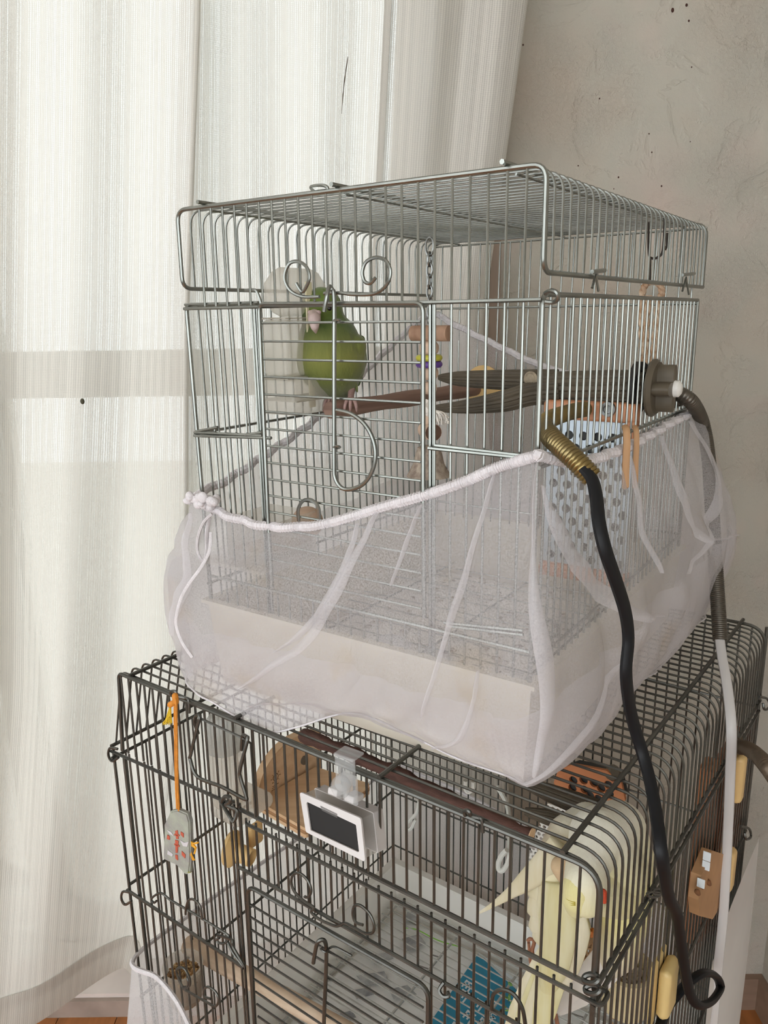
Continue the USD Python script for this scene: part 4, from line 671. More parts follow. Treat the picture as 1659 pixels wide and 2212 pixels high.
for (ct, cz) in ((t0_ + .030, -.510),):
    bm.append(tube([L.P(s0_ + .0002, ct + .0042 * math.cos(a), cz + .0042 * math.sin(a)) for a in np.linspace(0, 6.28, 14)], .0006, 5, flat=.4))
    for a in np.linspace(0, 6.28, 9)[:-1]: bm.append(tube([L.P(s0_ + .0002, ct + .0058 * math.cos(a), cz + .0058 * math.sin(a)), L.P(s0_ + .0002, ct + .0078 * math.cos(a), cz + .0078 * math.sin(a))], .0005, 5, flat=.4))
    for i, w in enumerate((.010, .007, .004)): bm.append(tube([L.P(s0_ + .0002, ct - .006 - i * .001, cz - .0095 - i * .0022), L.P(s0_ + .0002, ct - .006 + w, cz - .0095 - i * .0022)], .0005, 5, flat=.4))
sh.add('burnt_mark', cat(*bm), M('burnt_brown', '#7a5234', .9), label='small burnt sun mark')
sh.add('bolt', lathe([(0, 0), (.0055, 0), (.0055, .002), (.003, .003), (0, .003)], basis(L.b, UP, L.a, L.P(s0_, t1_ - .030, -.512)), 14), M('screw_metal', '#8b8d8c'))
# water bottle at the left front
wb = Thing('water_bottle', 'clear water bottle with a grey cap and dish on the left of the lower cage', 'water bottle', L.P(-.447, .112, -.515))
def bpt(px, py): return L.loc(L.S(px, py, -.447))
cz0, cz1, cz2 = bpt(480, 1540)[2], bpt(480, 1605)[2], bpt(480, 1735)[2]
wb.add('bottle', lathe([(0, cz2), (.016, cz2), (.0175, cz2 + .004), (.0175, cz1), (.0165, cz1 + .002)], basis(L.a, L.b, UP, L.P(-.445, .113, 0)), 24), MILK); wb.add('cap', lathe([(0, cz1 - .006), (.0185, cz1 - .006), (.0192, cz1 + .004), (.0185, cz0 - .008), (.013, cz0), (0, cz0)], basis(L.a, L.b, UP, L.P(-.445, .113, 0)), 24), clear('grey_milky_plastic', '#d3d4d0', .6, .3, .5))
wb.add('dish', lbox(-.462, -.418, .100, .155, cz2 - .018, cz2 - .002, .005), MILK)
# yellow moulded cup holder
yh = Thing('perch_cup', 'yellow moulded plastic cup holder on the left wires of the lower cage', 'feeder cup', L.S(510, 1862, -.44))
pc = L.S(496, 1832, -.452); dd = unit(L.a * .9 + L.b * .3)
yh.add('back_plate', lathe([(0, 0), (.0185, 0), (.0195, .004), (.014, .010), (.007, .013), (0, .013)], frame_of(dd, pc), 24), YP)
yh.add('cup', lathe([(0, 0), (.0085, 0), (.0095, .004), (.0095, .024), (.008, .024), (.0078, .004), (0, .003)], frame_of(unit(L.a + L.b * .2 - UP * .1), pc + L.a * .006), 20), YP); yh.add('fin', lbox(-.449, -.441, .138, .158, -.571, -.545, .003), YP)
# perch rods
BARK = M('rough_bark', '#6b4a40', .85, hex2='#4d352e', scale=60, stretch=(.6, .6, 3), bump=.8, bscale=260)
pk = Thing('bark_perch', 'dark reddish bark branch perch under the roof of the lower cage', 'perch', L.P(-.2, .11, -.39))
e0, e1 = L.F(655, 1588, .115), L.F(1148, 1803, .112); q = np.linspace(0, 1, 60)[:, None]
pm = tube(e0 + (e1 - e0) * q + UP * .002 * np.sin(q * 5), .0066 + .0007 * np.sin(q[:, 0] * 31) + .0005 * np.sin(q[:, 0] * 77), 14); pm.vertices += .0011 * (meshkit.fbm(pm.vertices * 260, 2, 3)[:, None] - .5) * 2 * pm.vertex_normals
pk.add('branch', pm, BARK, smooth=True); pk.add('cut_end', tube([e1, e1 + unit(e1 - e0) * .0006], .0058, 14), SHW); pk.add('bare_patch', tube(e0 + (e1 - e0) * np.linspace(.80, .93, 6)[:, None] - UP * .0045 - L.b * .002, [.001, .0034, .004, .004, .0034, .001], 8), SHW, label='patch stripped of bark')
rp2 = Thing('perch', 'thick pale round wooden perch rod low in the lower cage', 'perch', L.P(-.35, .07, -.66))
e0, e1 = L.Z(405, 2040, -.66), L.Z(760, 2236, -.66); rp2.add('rod', tube(e0 + (e1 - e0) * np.linspace(0, 1, 10)[:, None], .0095, 16), M('pale_perch_wood', '#d3bda4', .7, hex2='#bfa68c', scale=40, stretch=(1, 1, 4)))
# seed cup
SEED = [M(f'seed_{i}', h, .8, var=.2, scale=200) for i, h in enumerate(('#b08a5c', '#8d6a45', '#c9a878'))]
cc = L.F(398, 2122, .030); cz = L.loc(cc)[2]; ct_ = lambda o: basis(L.a, L.b, UP, o)
sc_ = Thing('seed_cup', 'clear plastic cup of brown seeds at the left front of the lower cage', 'feeder cup', cc - UP * .020)
sc_.add('cup', lathe([(0, -.021), (.0150, -.021), (.0185, -.014), (.0200, .022), (.0190, .022), (.0172, -.013), (0, -.019)], ct_(cc), 28), CLR); sc_.add('lip', tube(A([cc + .0198 * (math.cos(a) * L.a + math.sin(a) * L.b) + UP * .022 for a in np.linspace(0, 6.283, 28, endpoint=False)]), .0009, 6, closed=True), CLR)
sc_.add('seed_bed', lathe([(0, -.0185), (.0165, -.0185), (.0178, .008), (.010, .011), (0, .0115)], ct_(cc), 24), SEED[1], smooth=True)
se = [[], [], []]
for k in range(230):
    a, r_ = rng.uniform(0, 6.28), .0172 * math.sqrt(rng.uniform()); m = trimesh.creation.icosphere(1, 1); m.apply_scale((.0021, .0010, .0009)); m.apply_transform(trimesh.transformations.random_rotation_matrix(rng.uniform(size=3))); m.apply_translation(cc + r_ * (math.cos(a) * L.a + math.sin(a) * L.b) + UP * (.0095 + .0025 * (1 - (r_ / .0172) ** 2) + rng.uniform(-.001, .001))); se[k % 3].append(m)
for i in range(3): one('seed', cat(*se[i]), SEED[i], 'loose millet and canary seed filling the clear cup, ' + ('tan grains', 'brown grains', 'pale grains')[i], 'seed', kind='stuff')
# hanging charm
AM = M('sage_brocade', '#a3a797', .85, hex2='#8f8c88', scale=60, bump=.4, bscale=600); RED = M('red_thread', '#b8563f', .8); ORG = M('orange_cord', '#d98a2e', .75, var=.2, scale=200); YEL = M('yellow_thread', '#e0bd2c', .8, var=.2, scale=200)
CH = -.014
ch = Thing('charm_pouch', 'small sage brocade charm pouch hanging by an orange cord on the lower cage front', 'charm', L.F(385, 1885, CH))
out_ = [(360, 1782), (374, 1752), (388, 1749), (407, 1757), (412, 1775), (414, 1855), (411, 1882), (404, 1884), (386, 1865), (358, 1852), (360, 1800)]
def lp(px, py, off): s, t, z = L.loc(L.F(px, py, off)); return (s, z)
po = Polygon([lp(x, y, CH) for x, y in out_]).buffer(.001, 3); fT = lambda off: basis(L.a, UP, -L.b, L.P(0, off, H * 0))
pouch = cat(*[prism(po.buffer(-.0012 * k, 3), .0016, fT(CH + d)) for k, d in ((1, -.0008), (0, .0002), (0, .0014), (1, .0026))]); ch.add('pouch', pouch, AM)
GR = M('olive_trim', '#9d9c3f', .8, var=.2, scale=150); ch.add('trim', tube([L.F(x, y, CH - .0005) for x, y in ((358, 1851), (386, 1864), (404, 1883), (411, 1882))], .0014, 7), GR)
CF = CH - .0026
def flat(pts, part, mat, th=.0004, lab=None): ch.add(part, prism(Polygon([lp(x, y, CF) for x, y in pts]), th, fT(CF)), mat, label=lab, smooth=False)
for pts in ([(379, 1795), (384, 1793), (386, 1812), (381, 1812)], [(377, 1801), (388, 1803), (388, 1806), (377, 1804)], [(379, 1814), (386, 1816), (384, 1842), (380, 1842)], [(377, 1822), (388, 1826), (388, 1829), (377, 1825)], [(379, 1846), (384, 1847), (385, 1858), (380, 1855)], [(391, 1796), (397, 1800), (397, 1809), (391, 1803)], [(362, 1803), (367, 1806), (367, 1814), (361, 1812)], [(393, 1838), (401, 1846), (400, 1854), (393, 1846)]): flat(pts, 'embroidery', RED)
for pts in ([(361, 1792), (370, 1797), (376, 1806), (366, 1800)], [(389, 1814), (398, 1820), (408, 1818), (405, 1829), (396, 1827)], [(363, 1836), (374, 1845), (373, 1850), (362, 1845)]): flat(pts, 'embroidery', M('pale_thread', '#c4bfc2', .8), lab='pale grey embroidery')
ch.add('cord', cat(*[tube(spline([L.F(x + o, y, CH + d) for x, y in ((385, 1768), (384, 1740), (382, 1704), (381, 1660), (380, 1600), (379, 1550), (379, 1524), (377, 1508))], 4), .0011, 6) for o, d in ((-1.5, .0005), (2, -.001))]), ORG)
ch.add('cord_knot', cat(blob([(L.F(378, 1503, CH), .0026), (L.F(380, 1516, CH), .0026)], .002, 3), blob([(L.F(376, 1517, CH), .0022), (L.F(368, 1522, CH), .0026)], .002, 3)), ORG)
ts = []
for k in range(30): ts.append(tube([L.F(368, 1526, CH), L.F(365 + rng.uniform(-4, 4), 1545, CH + rng.uniform(-.003, .003)), L.F(360 + rng.uniform(-9, 11), 1562 + rng.uniform(-4, 4), CH + rng.uniform(-.004, .004))], [.0007, .0006, .0004], 4))
ch.add('tassel', cat(*ts), YEL, label='frayed yellow tassel')
ch.add('tassel', cat(*[tube(spline([L.F(412, 1817 + k * 4, CH), L.F(418 + 2 * k, 1822 + k * 5, CH - .002), L.F(428 - 4 * k, 1820 + 12 * k, CH - .003)], 4), .0008, 5) for k in range(3)] + [tube(spline([L.F(413, 1832, CH), L.F(410 + k, 1846, CH - .001), L.F(413 + 2 * k, 1858, CH)], 4), .0006, 5) for k in range(5)]), M('amber_thread', '#e0a02a', .8), label='loose amber threads')
# clip-on display case
BX = -.020
case = Thing('clip_display', 'white-framed clear display case with a dark panel clipped on the lower cage roof edge', 'display', L.F(735, 1840, BX))
p00, p10, p01, p11 = [A(L.F(x, y, BX)) for x, y in ((655, 1720), (781, 1768), (668, 1796), (789, 1857))]
# one flat tilted front face: pull the bottom edge towards the viewer
ex = unit((p10 - p00) + (p11 - p01)); eyv = ((p00 + p10) - (p01 + p11)); eyv = eyv - ex * (eyv @ ex); ey = unit(unit(eyv) * .97 + L.b * .24); ey = unit(ey - ex * (ey @ ex)); ez = np.cross(ex, ey)
ctr = (p00 + p10 + p01 + p11) / 4
def onf(px, py, off=0.): P = onp(px, py, ctr + ez * off, ez); d = P - ctr; return (float(d @ ex), float(d @ ey))
fTT = lambda off: basis(ex, ey, ez, ctr + ez * off)
outer = Polygon([onf(*p) for p in ((653.5, 1716), (778, 1770), (787, 1854), (666, 1793))]).buffer(.0015, 4); inner = Polygon([onf(*p) for p in ((667, 1735), (769, 1783), (775, 1836), (675, 1790))]).buffer(.001, 4)
FRAME = M('white_case_plastic', '#cfcac8', .35, var=.05, scale=30)
case.add('back', prism(outer.buffer(-.0005, 4), .0105, fTT(-.0245)), FRAME); case.add('body', prism(outer.buffer(-.0012, 3), .0135, fTT(-.0140)), clear('clear_case_plastic', '#d9d8d2', .38, .1, .4))
case.add('frame', prism(outer.difference(inner), .0016, fTT(-.0004)), FRAME); case.add('panel', prism(inner.buffer(.001), .0012, fTT(-.0012)), M('dark_panel', '#1d1a18', .35, spec=.25), label='dark glossy panel', smooth=False)
case.add('label_slot', prism(Polygon([onf(*p) for p in ((694, 1739), (731, 1757), (731, 1766), (698, 1750))]), .0008, fTT(.0004)), M('slot_grey', '#4a4744', .4), smooth=False)
for px, py in ((713, 1716), (749, 1731)): s_, z_ = onf(px, py); case.add('hinge_lug', rbox(.0085, .0050, .012, .001, basis(ex, ey, ez, ctr + ex * s_ + ey * (z_ + .001) - ez * .008)), FRAME)
CLP = clear('clip_acrylic', '#eceff0', .22, .06, .3)
cb = L.F(754, 1662, -.004); case.add('clip', rbox(.0175, .0020, .020, .0008, basis(ex, L.b, np.cross(ex, L.b), cb + UP * .002 - L.b * .004)), CLP); case.add('clip', rbox(.0175, .013, .0020, .0008, basis(ex, np.cross(UP, ex), UP, cb + UP * .012)), CLP)
case.add('clip_arm', rbox(.012, .0025, .022, .0008, basis(ex, L.b, UP, L.F(757, 1704, -.014))), CLP); case.add('ball_joint', blob([(L.F(742, 1690, -.018), .0062), (L.F(749, 1678, -.012), .0045)], .002, 3), CLP, smooth=True); case.add('ball_joint', blob([(L.F(736, 1697, -.020), .0070), (L.F(737, 1706, -.021), .006)], .002, 3), CLP, smooth=True)
# forked perch, copper heater, hooks at the right
fork('forked_perch', 'dark grooved forked perch inside the right wires of the lower cage', L, L.F(1345, 1772, .275), [L.F(1345, 1772, .275), L.F(1310, 1765, .27), L.F(1275, 1755, .268)], [([L.F(1290, 1752, .27), L.F(1240, 1733, .27), L.F(1180, 1710, .268), L.F(1130, 1693, .266)], [.0115, .0105, .0085, .0035]), ([L.F(1290, 1775, .262), L.F(1240, 1778, .250), L.F(1180, 1764, .240), L.F(1134, 1752, .236)], [.0105, .0095, .0075, .0035])], [.012, .0125, .012])
OC = M('orange_copper', '#c98558', .5, hex2='#b87348', scale=26); h2 = Thing('round_heater', 'orange-copper perforated heater panel high at the back right of the lower cage', 'heater', L.F(1270, 1730, .40))
hc = [L.loc(L.F(x, y, .40)) for x, y in ((1203, 1690), (1212, 1665), (1240, 1655), (1310, 1668), (1338, 1690), (1346, 1725), (1330, 1740), (1216, 1716))]
hp = Polygon([(a_[0], a_[2]) for a_ in hc]).buffer(.003, 4); hq = hp
for x, y in ((1238, 1701), (1262, 1684), (1264, 1704), (1284, 1690), (1276, 1716), (1300, 1701), (1294, 1724), (1318, 1712), (1240, 1684), (1316, 1694), (1252, 1718)): a_ = L.loc(L.F(x, y, .40)); hq = hq.difference(Point(a_[0], a_[2]).buffer(.0050, 8))
h2.add('front', prism(hq, .004, basis(L.a, UP, -L.b, L.P(0, .402, 0))), OC, smooth=False); h2.add('core', prism(hp.buffer(-.003), .012, basis(L.a, UP, -L.b, L.P(0, .416, 0))), HOLE, smooth=False); h2.add('pivot', tube([L.F(1322, 1668, .40), L.F(1334, 1676, .41)], .009, 12), FKM)
WW = M('white_coated_wire', '#d9dad3', .4)
wh = Thing('wire_hook', 'white coated wire hook hanging on the back wires of the lower cage', 'hook', L.F(1090, 1880, .30))
wh.add('hook', tube(spline([L.F(1075, 1700, .40), L.F(1096, 1740, .38), L.F(1101, 1790, .34), L.F(1101, 1830, .31), L.F(1100, 1855, .30), L.F(1090, 1877, .30), L.F(1079, 1880, .30), L.F(1077, 1865, .30), L.F(1084, 1848, .30), L.F(1095, 1836, .30)], 6), .0030, 8), WW)
wh2 = Thing('wire_hook', 'small white wire loop under the upper cage tray', 'hook', L.F(1012, 1712, .16)); wh2.add('hook', tube(spline([L.F(1006, 1686, .16), L.F(1006, 1704, .16), L.F(1013, 1711, .16), L.F(1022, 1703, .16), L.F(1023, 1688, .16)], 5), .0021, 7), WW)
wh3 = Thing('wire_hook', 'faint white wire loop near the back left of the lower cage', 'hook', L.F(890, 1790, .35)); wh3.add('hook', tube(spline([L.F(905, 1730, .35), L.F(900, 1755, .35), L.F(883, 1775, .35), L.F(878, 1790, .35), L.F(888, 1790, .35), L.F(898, 1770, .35)], 5), .0022, 7), WW)
# white perforated holder behind the birds
wp = Thing('perforated_holder', 'white perforated plastic holder on the wires behind the two cream cockatiels', 'holder', L.F(1190, 1880, .36))
pq = Polygon([(a_[0], a_[2]) for a_ in [L.loc(L.F(x, y, .36)) for x, y in ((1186, 1742), (1240, 1760), (1205, 1960), (1140, 1880), (1160, 1810))]]).buffer(.003)
x0_, z0_, x1_, z1_ = pq.bounds
for i in range(14):
    for j in range(26): pq = pq.difference(Point(x0_ + .003 + i * .0062 + (.0031 if j % 2 else 0), z0_ + j * .0056).buffer(.0021, 5))
wp.add('plate', prism(max(getattr(pq, 'geoms', [pq]), key=lambda g: g.area), .002, basis(L.a, UP, -L.b, L.P(0, .362, 0))), M('white_enamel', '#e8e6e0', .4), smooth=False)
wp.add('bar', tube([L.F(1160, 1915, .36), L.F(1178, 1942, .36)], .006, 8), COPPER, label='orange end bar')
# ------------------------------------------------------------------ cockatiels
def bone(px, py, t, r): P = L.F(px, py, t); return (P, rp(r, P))
def bird_mat(name, base_py, stops, ref, t):
    zb = ref[2]; return along(name, 'z', sorted([(float(L.F(1250, py, t)[2] - zb), c) for py, c in stops]), sc=45, stretch=(1, 1, .3))
TB = .150
rb = L.F(1350, 2120, TB)
ckb = Thing('cockatiel', 'cream cockatiel at the right with yellow crown bowed down and red cheek patch', 'bird', rb)
MB = bird_mat('cream_feathers', 0, [(2200, '#e6dcc6'), (2050, '#e4dabf'), (1970, '#e7dfae'), (1930, '#ece3a0'), (1850, '#ebe3a8'), (1790, '#efe9c2'), (1730, '#f1eedd')], rb, TB)
n_ = lambda *a: bone(*a)
HB = .088
bB = [(n_(1266, 1936, HB, 43), n_(1264, 1905, HB, 46)), (n_(1264, 1905, HB, 46), n_(1272, 1860, HB + .018, 48)), (n_(1272, 1860, HB + .018, 48), n_(1292, 1805, TB - .02, 62)), (n_(1292, 1805, TB - .02, 62), n_(1335, 1790, TB + .01, 60)), (n_(1335, 1790, TB + .01, 60), n_(1350, 1860, TB + .006, 64)), (n_(1292, 1805, TB - .02, 62), n_(1338, 1880, TB - .012, 62)),
      (n_(1350, 1860, TB + .006, 64), n_(1345, 1960, TB + .004, 60)), (n_(1345, 1960, TB + .004, 60), n_(1336, 2050, TB + .006, 46)), (n_(1336, 2050, TB + .006, 46), n_(1300, 2105, TB + .005, 22)), (n_(1268, 1930, HB + .006, 40), n_(1335, 1930, TB - .018, 52))]
ckb.add('body', blob(bB, .0042, 14), MB, smooth=True)
CROWN = along('yellow_crown', 'z', sorted([(float(L.F(1240, py, TB)[2] - rb[2]), c) for py, c in ((1985, '#d3c53a'), (1955, '#dfd64c'), (1925, '#e5dc74'), (1895, '#eae2a4'))]), sc=90, stretch=(1, 1, .3))
ckb.add('crown', blob([(n_(1254, 1915, HB - .004, 38), n_(1247, 1940, HB - .005, 34)), (n_(1247, 1940, HB - .005, 34), n_(1244, 1958, HB - .004, 24))], .003, 8), CROWN, smooth=True, label='bright yellow crown and forehead')
REDC = M('cheek_red', '#d1502f', .8, var=.2, scale=160)
ckb.add('cheek', blob([(n_(1303, 1928, HB - .016, 8), n_(1305, 1944, HB - .016, 8))], .002, 4), REDC, smooth=True, label='red cheek patch')
ckb.add('crest', cat(*[tube(spline([L.F(1243, 1955 - 3 * k, HB - .016), L.F(1228 - k, 1952 - 5 * k, HB - .015), L.F(1218 + k, 1938 - 4 * k, HB - .012), L.F(1214 + k, 1930 - 4 * k, HB - .008)], 5), np.linspace(.0009, .0003, 16), 5, flat=.5) for k in range(3)]), M('crest_dark', '#b9a93c', .8), label='thin crest feathers')
def feather(bird, part, pts, w, mat, up, th=.0012):
    p = spline(pts, 6); W = np.interp(np.linspace(0, 1, len(p)), np.linspace(0, 1, len(w)), w); bird.add(part, tube(p, W, 10, flat=max(.12, th / max(w)), up=up), mat, smooth=True)
FTH = M('cream_quill', '#ece5cc', .75, hex2='#e2d9b4', scale=120, stretch=(1, 1, .15), trans=.15); FTW = M('white_quill', '#ece6de', .75, var=.06, scale=80, trans=.15); FTY = M('yellow_quill', '#e9e3bb', .75, hex2='#dfd59c', scale=120, stretch=(1, 1, .15), trans=.15)
feather(ckb, 'tail_feather', [L.F(1330, 2040, TB), L.F(1290, 2090, TB - .008), L.F(1240, 2140, TB - .014), L.F(1196, 2188, TB - .018)], [.010, .011, .010, .006, .0015], FTW, L.b)
feather(ckb, 'tail_feather', [L.F(1345, 2060, TB + .002), L.F(1300, 2110, TB - .004), L.F(1250, 2155, TB - .010), L.F(1205, 2190, TB - .014)], [.009, .010, .008, .002], FTW, L.b)
feather(ckb, 'wing_feather', [L.F(1385, 1830, TB + .01), L.F(1396, 1920, TB + .01), L.F(1385, 2020, TB + .01), L.F(1350, 2100, TB + .005)], [.012, .017, .014, .004], FTH, L.a, .004)
ckb.add('foot', cat(*[tube(spline([L.F(1266 + 6 * k, 2022, TB - .012), L.F(1262 + 9 * k, 2008, TB - .016), L.F(1268 + 9 * k, 2016, TB - .02)], 4), .0016, 6) for k in range(3)]), M('orange_skin', '#c9793f', .6))
TA = .125
ra = L.F(1190, 2100, TA)
cka = Thing('cockatiel', 'cream cockatiel at the left, head turned to preen, long tail hanging down', 'bird', ra)
MA = bird_mat('pale_yellow_feathers', 0, [(2200, '#e3d9bf'), (2100, '#e8e0c6'), (2040, '#e9e3b8'), (1970, '#e9e2c0'), (1900, '#ece3c0'), (1850, '#e8d9ba'), (1800, '#efecd8'), (1740, '#f2f0e6')], ra, TA)
bA = [(n_(1200, 1850, TA, 40), n_(1226, 1805, TA + .016, 44)), (n_(1226, 1805, TA + .016, 44), n_(1268, 1774, TA + .035, 40)), (n_(1200, 1850, TA, 40), n_(1204, 1900, TA, 42)), (n_(1204, 1900, TA, 42), n_(1208, 1960, TA, 50)), (n_(1208, 1960, TA, 50), n_(1206, 2020, TA, 42)), (n_(1206, 2020, TA, 42), n_(1196, 2070, TA, 28)), (n_(1196, 2070, TA, 28), n_(1180, 2110, TA - .004, 20)), (n_(1208, 1960, TA + .02, 50), n_(1240, 2000, TA + .02, 36))]
cka.add('body', blob(bA, .0042, 14), MA, smooth=True)
cka.add('face', blob([(n_(1214, 1872, TA - .022, 24), n_(1222, 1888, TA - .022, 22)), (n_(1222, 1888, TA - .022, 22), n_(1230, 1845, TA - .016, 20))], .003, 8), M('peach_face', '#dcc09a', .8, var=.15, scale=60), smooth=True, label='peach-shaded cheek and throat')
cka.add('cheek', blob([(n_(1230, 1872, TA - .030, 5), n_(1226, 1890, TA - .032, 6)), (n_(1226, 1890, TA - .032, 6), n_(1222, 1902, TA - .031, 4))], .002, 3), REDC, smooth=True, label='orange cheek patch')
feather(cka, 'wing_feather', [L.F(1215, 1830, TA - .01), L.F(1178, 1868, TA - .012), L.F(1138, 1902, TA - .014), L.F(1104, 1928, TA - .015), L.F(1066, 1954, TA - .016), L.F(1032, 1974, TA - .017)], [.012, .0110, .0080, .0046, .0022, .0005], FTH, L.b, .004)
for k, (x0, y0, x1, y1) in enumerate(((1178, 1880, 1156, 1950), (1176, 1905, 1154, 1985), (1178, 1935, 1160, 2022), (1184, 1960, 1168, 2044))):
    feather(cka, 'wing_feather', [L.F(x0 + 14, y0, TA - .004), L.F((x0 + x1) / 2 + 6, (y0 + y1) / 2, TA - .008), L.F(x1 + 4, y1 - 10, TA - .008), L.F(x1 + 4, y1, TA - .006)], [.006, .0105, .0095, .004], FTH, L.b, .003)
feather(cka, 'wing_feather', [L.F(1196, 1905, TA - .014), L.F(1206, 1990, TA - .018), L.F(1196, 2080, TA - .016), L.F(1176, 2150, TA - .012)], [.010, .0165, .013, .004], FTY, L.b, .006)
feather(cka, 'wing_feather', [L.F(1226, 1930, TA - .012), L.F(1236, 2000, TA - .014), L.F(1222, 2080, TA - .012), L.F(1196, 2150, TA - .010)], [.009, .015, .012, .003], FTH, L.b, .005)
for k, (x0, y0, x1, y1, w, mt) in enumerate(((1188, 2060, 1092, 2260, .010, FTH), (1196, 2070, 1112, 2270, .010, FTY), (1202, 2075, 1136, 2250, .010, FTH), (1206, 2080, 1160, 2235, .009, FTY))):
    feather(cka, 'tail_feather', [L.F(x0, y0, TA - .004 - .002 * k), L.F((x0 * 2 + x1) / 3, (y0 * 2 + y1) / 3, TA - .006 - .002 * k), L.F((x0 + 2 * x1) / 3, (y0 + 2 * y1) / 3, TA - .008 - .002 * k), L.F(x1, y1, TA - .01 - .002 * k)], [w, w * 1.15, w * 1.1, w * .5], mt, L.b, .002)
# ------------------------------------------------------------------ foot of the lower cage
STRAW = M('straw', '#d9b48c', .8, var=.25, scale=90)
wk = Thing('wicker_ball', 'pale woven wicker ball between the two cockatiels', 'ball', L.F(1250, 2075, .19)); cw = L.F(1252, 2040, .195)
for k in range(16):
    n1 = unit(rng.normal(size=3)); n2 = unit(np.cross(n1, rng.normal(size=3))); n3 = np.cross(n1, n2); R_ = rp(40, cw) * rng.uniform(.9, 1.0)
    wk.add('strand', tube(A([cw + R_ * (math.cos(a) * n2 + math.sin(a) * n3) for a in np.linspace(0, 6.283, 26, endpoint=False)]), .0013, 5, closed=True), STRAW)
STR = M('raffia_string', '#a9765a', .9, var=.25, scale=200, bump=.5)
one('raffia_string', cat(tube(spline([L.F(x, y, .22) for x, y in ((1140, 2032), (1146, 2028), (1154, 2034), (1150, 2052), (1152, 2070), (1146, 2090), (1142, 2100))], 5), .0018, 6), tube(spline([L.F(x, y, .22) for x, y in ((1142, 2036), (1144, 2060), (1146, 2078), (1150, 2085))], 5), .0016, 6)), STR, 'brown raffia string looped beside the left cockatiel', 'string')
one('raffia_string', cat(tube(spline([L.F(x, y, .14) for x, y in ((1182, 2160), (1178, 2190), (1172, 2220), (1170, 2250))], 5), .0018, 6), tube(spline([L.F(x, y, .14) for x, y in ((1196, 2165), (1200, 2190), (1206, 2225), (1206, 2250))], 5), .0018, 6)), STR, 'brown raffia strings hanging under the cockatiel tails', 'string')
CRM = M('cream_pottery', '#e2d2a6', .4, var=.08, scale=40); pcn = L.F(1352, 2128, .20)
fp = Thing('food_pot', 'cream round food pot on the right wires of the lower cage', 'food pot', pcn - UP * .02); R_ = rp(58, pcn)
fp.add('pot', lathe([(0, -.020), (R_ * .86, -.020), (R_, -.012), (R_, .020), (R_ * .86, .021), (R_ * .82, .006), (0, .002)], ct_(pcn), 32), CRM)
fl_ = []
for k in range(90):
    a, r_ = rng.uniform(0, 6.28), R_ * .78 * math.sqrt(rng.uniform()); m = rbox(.0075, .0045, .0016, .0005); m.apply_transform(trimesh.transformations.random_rotation_matrix(rng.uniform(size=3))); m.apply_translation(pcn + r_ * (math.cos(a) * L.a + math.sin(a) * L.b) + UP * rng.uniform(.003, .008)); fl_.append(m)
one('food_flakes', cat(*fl_), M('flake', '#b99a78', .8, hex2='#e4ded2', scale=160), 'torn brown and white chewed flakes filling the cream pot', 'flakes', kind='stuff')
cf_ = []
for k in range(70):
    s, t = rng.uniform(-.11, -.02), rng.uniform(.15, .40); cf_.append(tube(spline([L.P(s + d * .012 * math.cos(k), t + d * .012 * math.sin(k * 1.7) + .003 * math.sin(d * 3 + k), LZB + .038 + .004 * math.sin(d * 2 + k)) for d in (-1, -.3, .4, 1)], 3), .0009, 4))
one('straw_litter', cat(*cf_), STRAW, 'curled straw shavings on the lower cage grid at the right', 'straw', kind='stuff')
# papers in the tray
BLUE = M('blue_leaflet', '#2f8fb0', .55, var=.08, scale=20); ZP = LZB + .012
def floor_poly(pts): return Polygon([L.loc(L.Z(x, y, ZP))[:2] for x, y in pts])
fT2 = lambda z: basis(L.a, L.b, UP, L.P(0, 0, z))
bl = Thing('leaflet', 'bright blue leaflet with white lettering lying in the lower cage tray', 'leaflet', L.P(-.27, .35, ZP))
bl.add('sheet', prism(floor_poly(((1032, 2062), (1112, 2135), (1160, 2190), (1130, 2330), (900, 2330), (925, 2215))), .0006, fT2(ZP)), BLUE, smooth=False)
WPR = M('white_print', '#dfe6ea', .6)
for px, py, w in ((1012, 2130, 20), (1004, 2150, 24), (1036, 2170, 30), (1015, 2196, 28), (1060, 2195, 26), (1046, 2212, 30), (985, 2222, 24)):
    c = L.Z(px, py, ZP); s, t, _ = L.loc(c); e = .0065
    for a, b, x, y in ((-1, .6, 2.0, .35), (-.2, -.1, 1.6, .35), (.0, -.9, 2.0, .35), (-.1, 0, .35, 2.2), (.9, .1, .35, 1.6)): bl.add('lettering', rbox(e * x, e * y, .0005, .0001, basis(L.b, -L.a, UP, L.P(s + b * e, t + a * e * .8, ZP + .0009))), WPR, smooth=False)
bl.add('edge_strip', prism(floor_poly(((1032, 2058), (1040, 2062), (1185, 2168), (1180, 2175))), .0007, fT2(ZP)), WPR, smooth=False)
ns_ = Thing('newspaper', 'crumpled newspaper with grey pictures lining the lower cage tray', 'newspaper', L.P(-.25, .25, LZB + .004))
ns_.add('sheet', sheet(L, -LW + .03, -.04, .03, LD - .035, LZB + .004, .010, 11, 40), M('pale_newsprint', '#efefec', .85, var=.06, scale=30, bump=.3), smooth=True)
INKG = M('grey_ink', '#c4c4c2', .9, hex2='#8c8e90', scale=55)
def blotch(pts): return prism(floor_poly(pts), .0005, fT2(ZP + .0012))
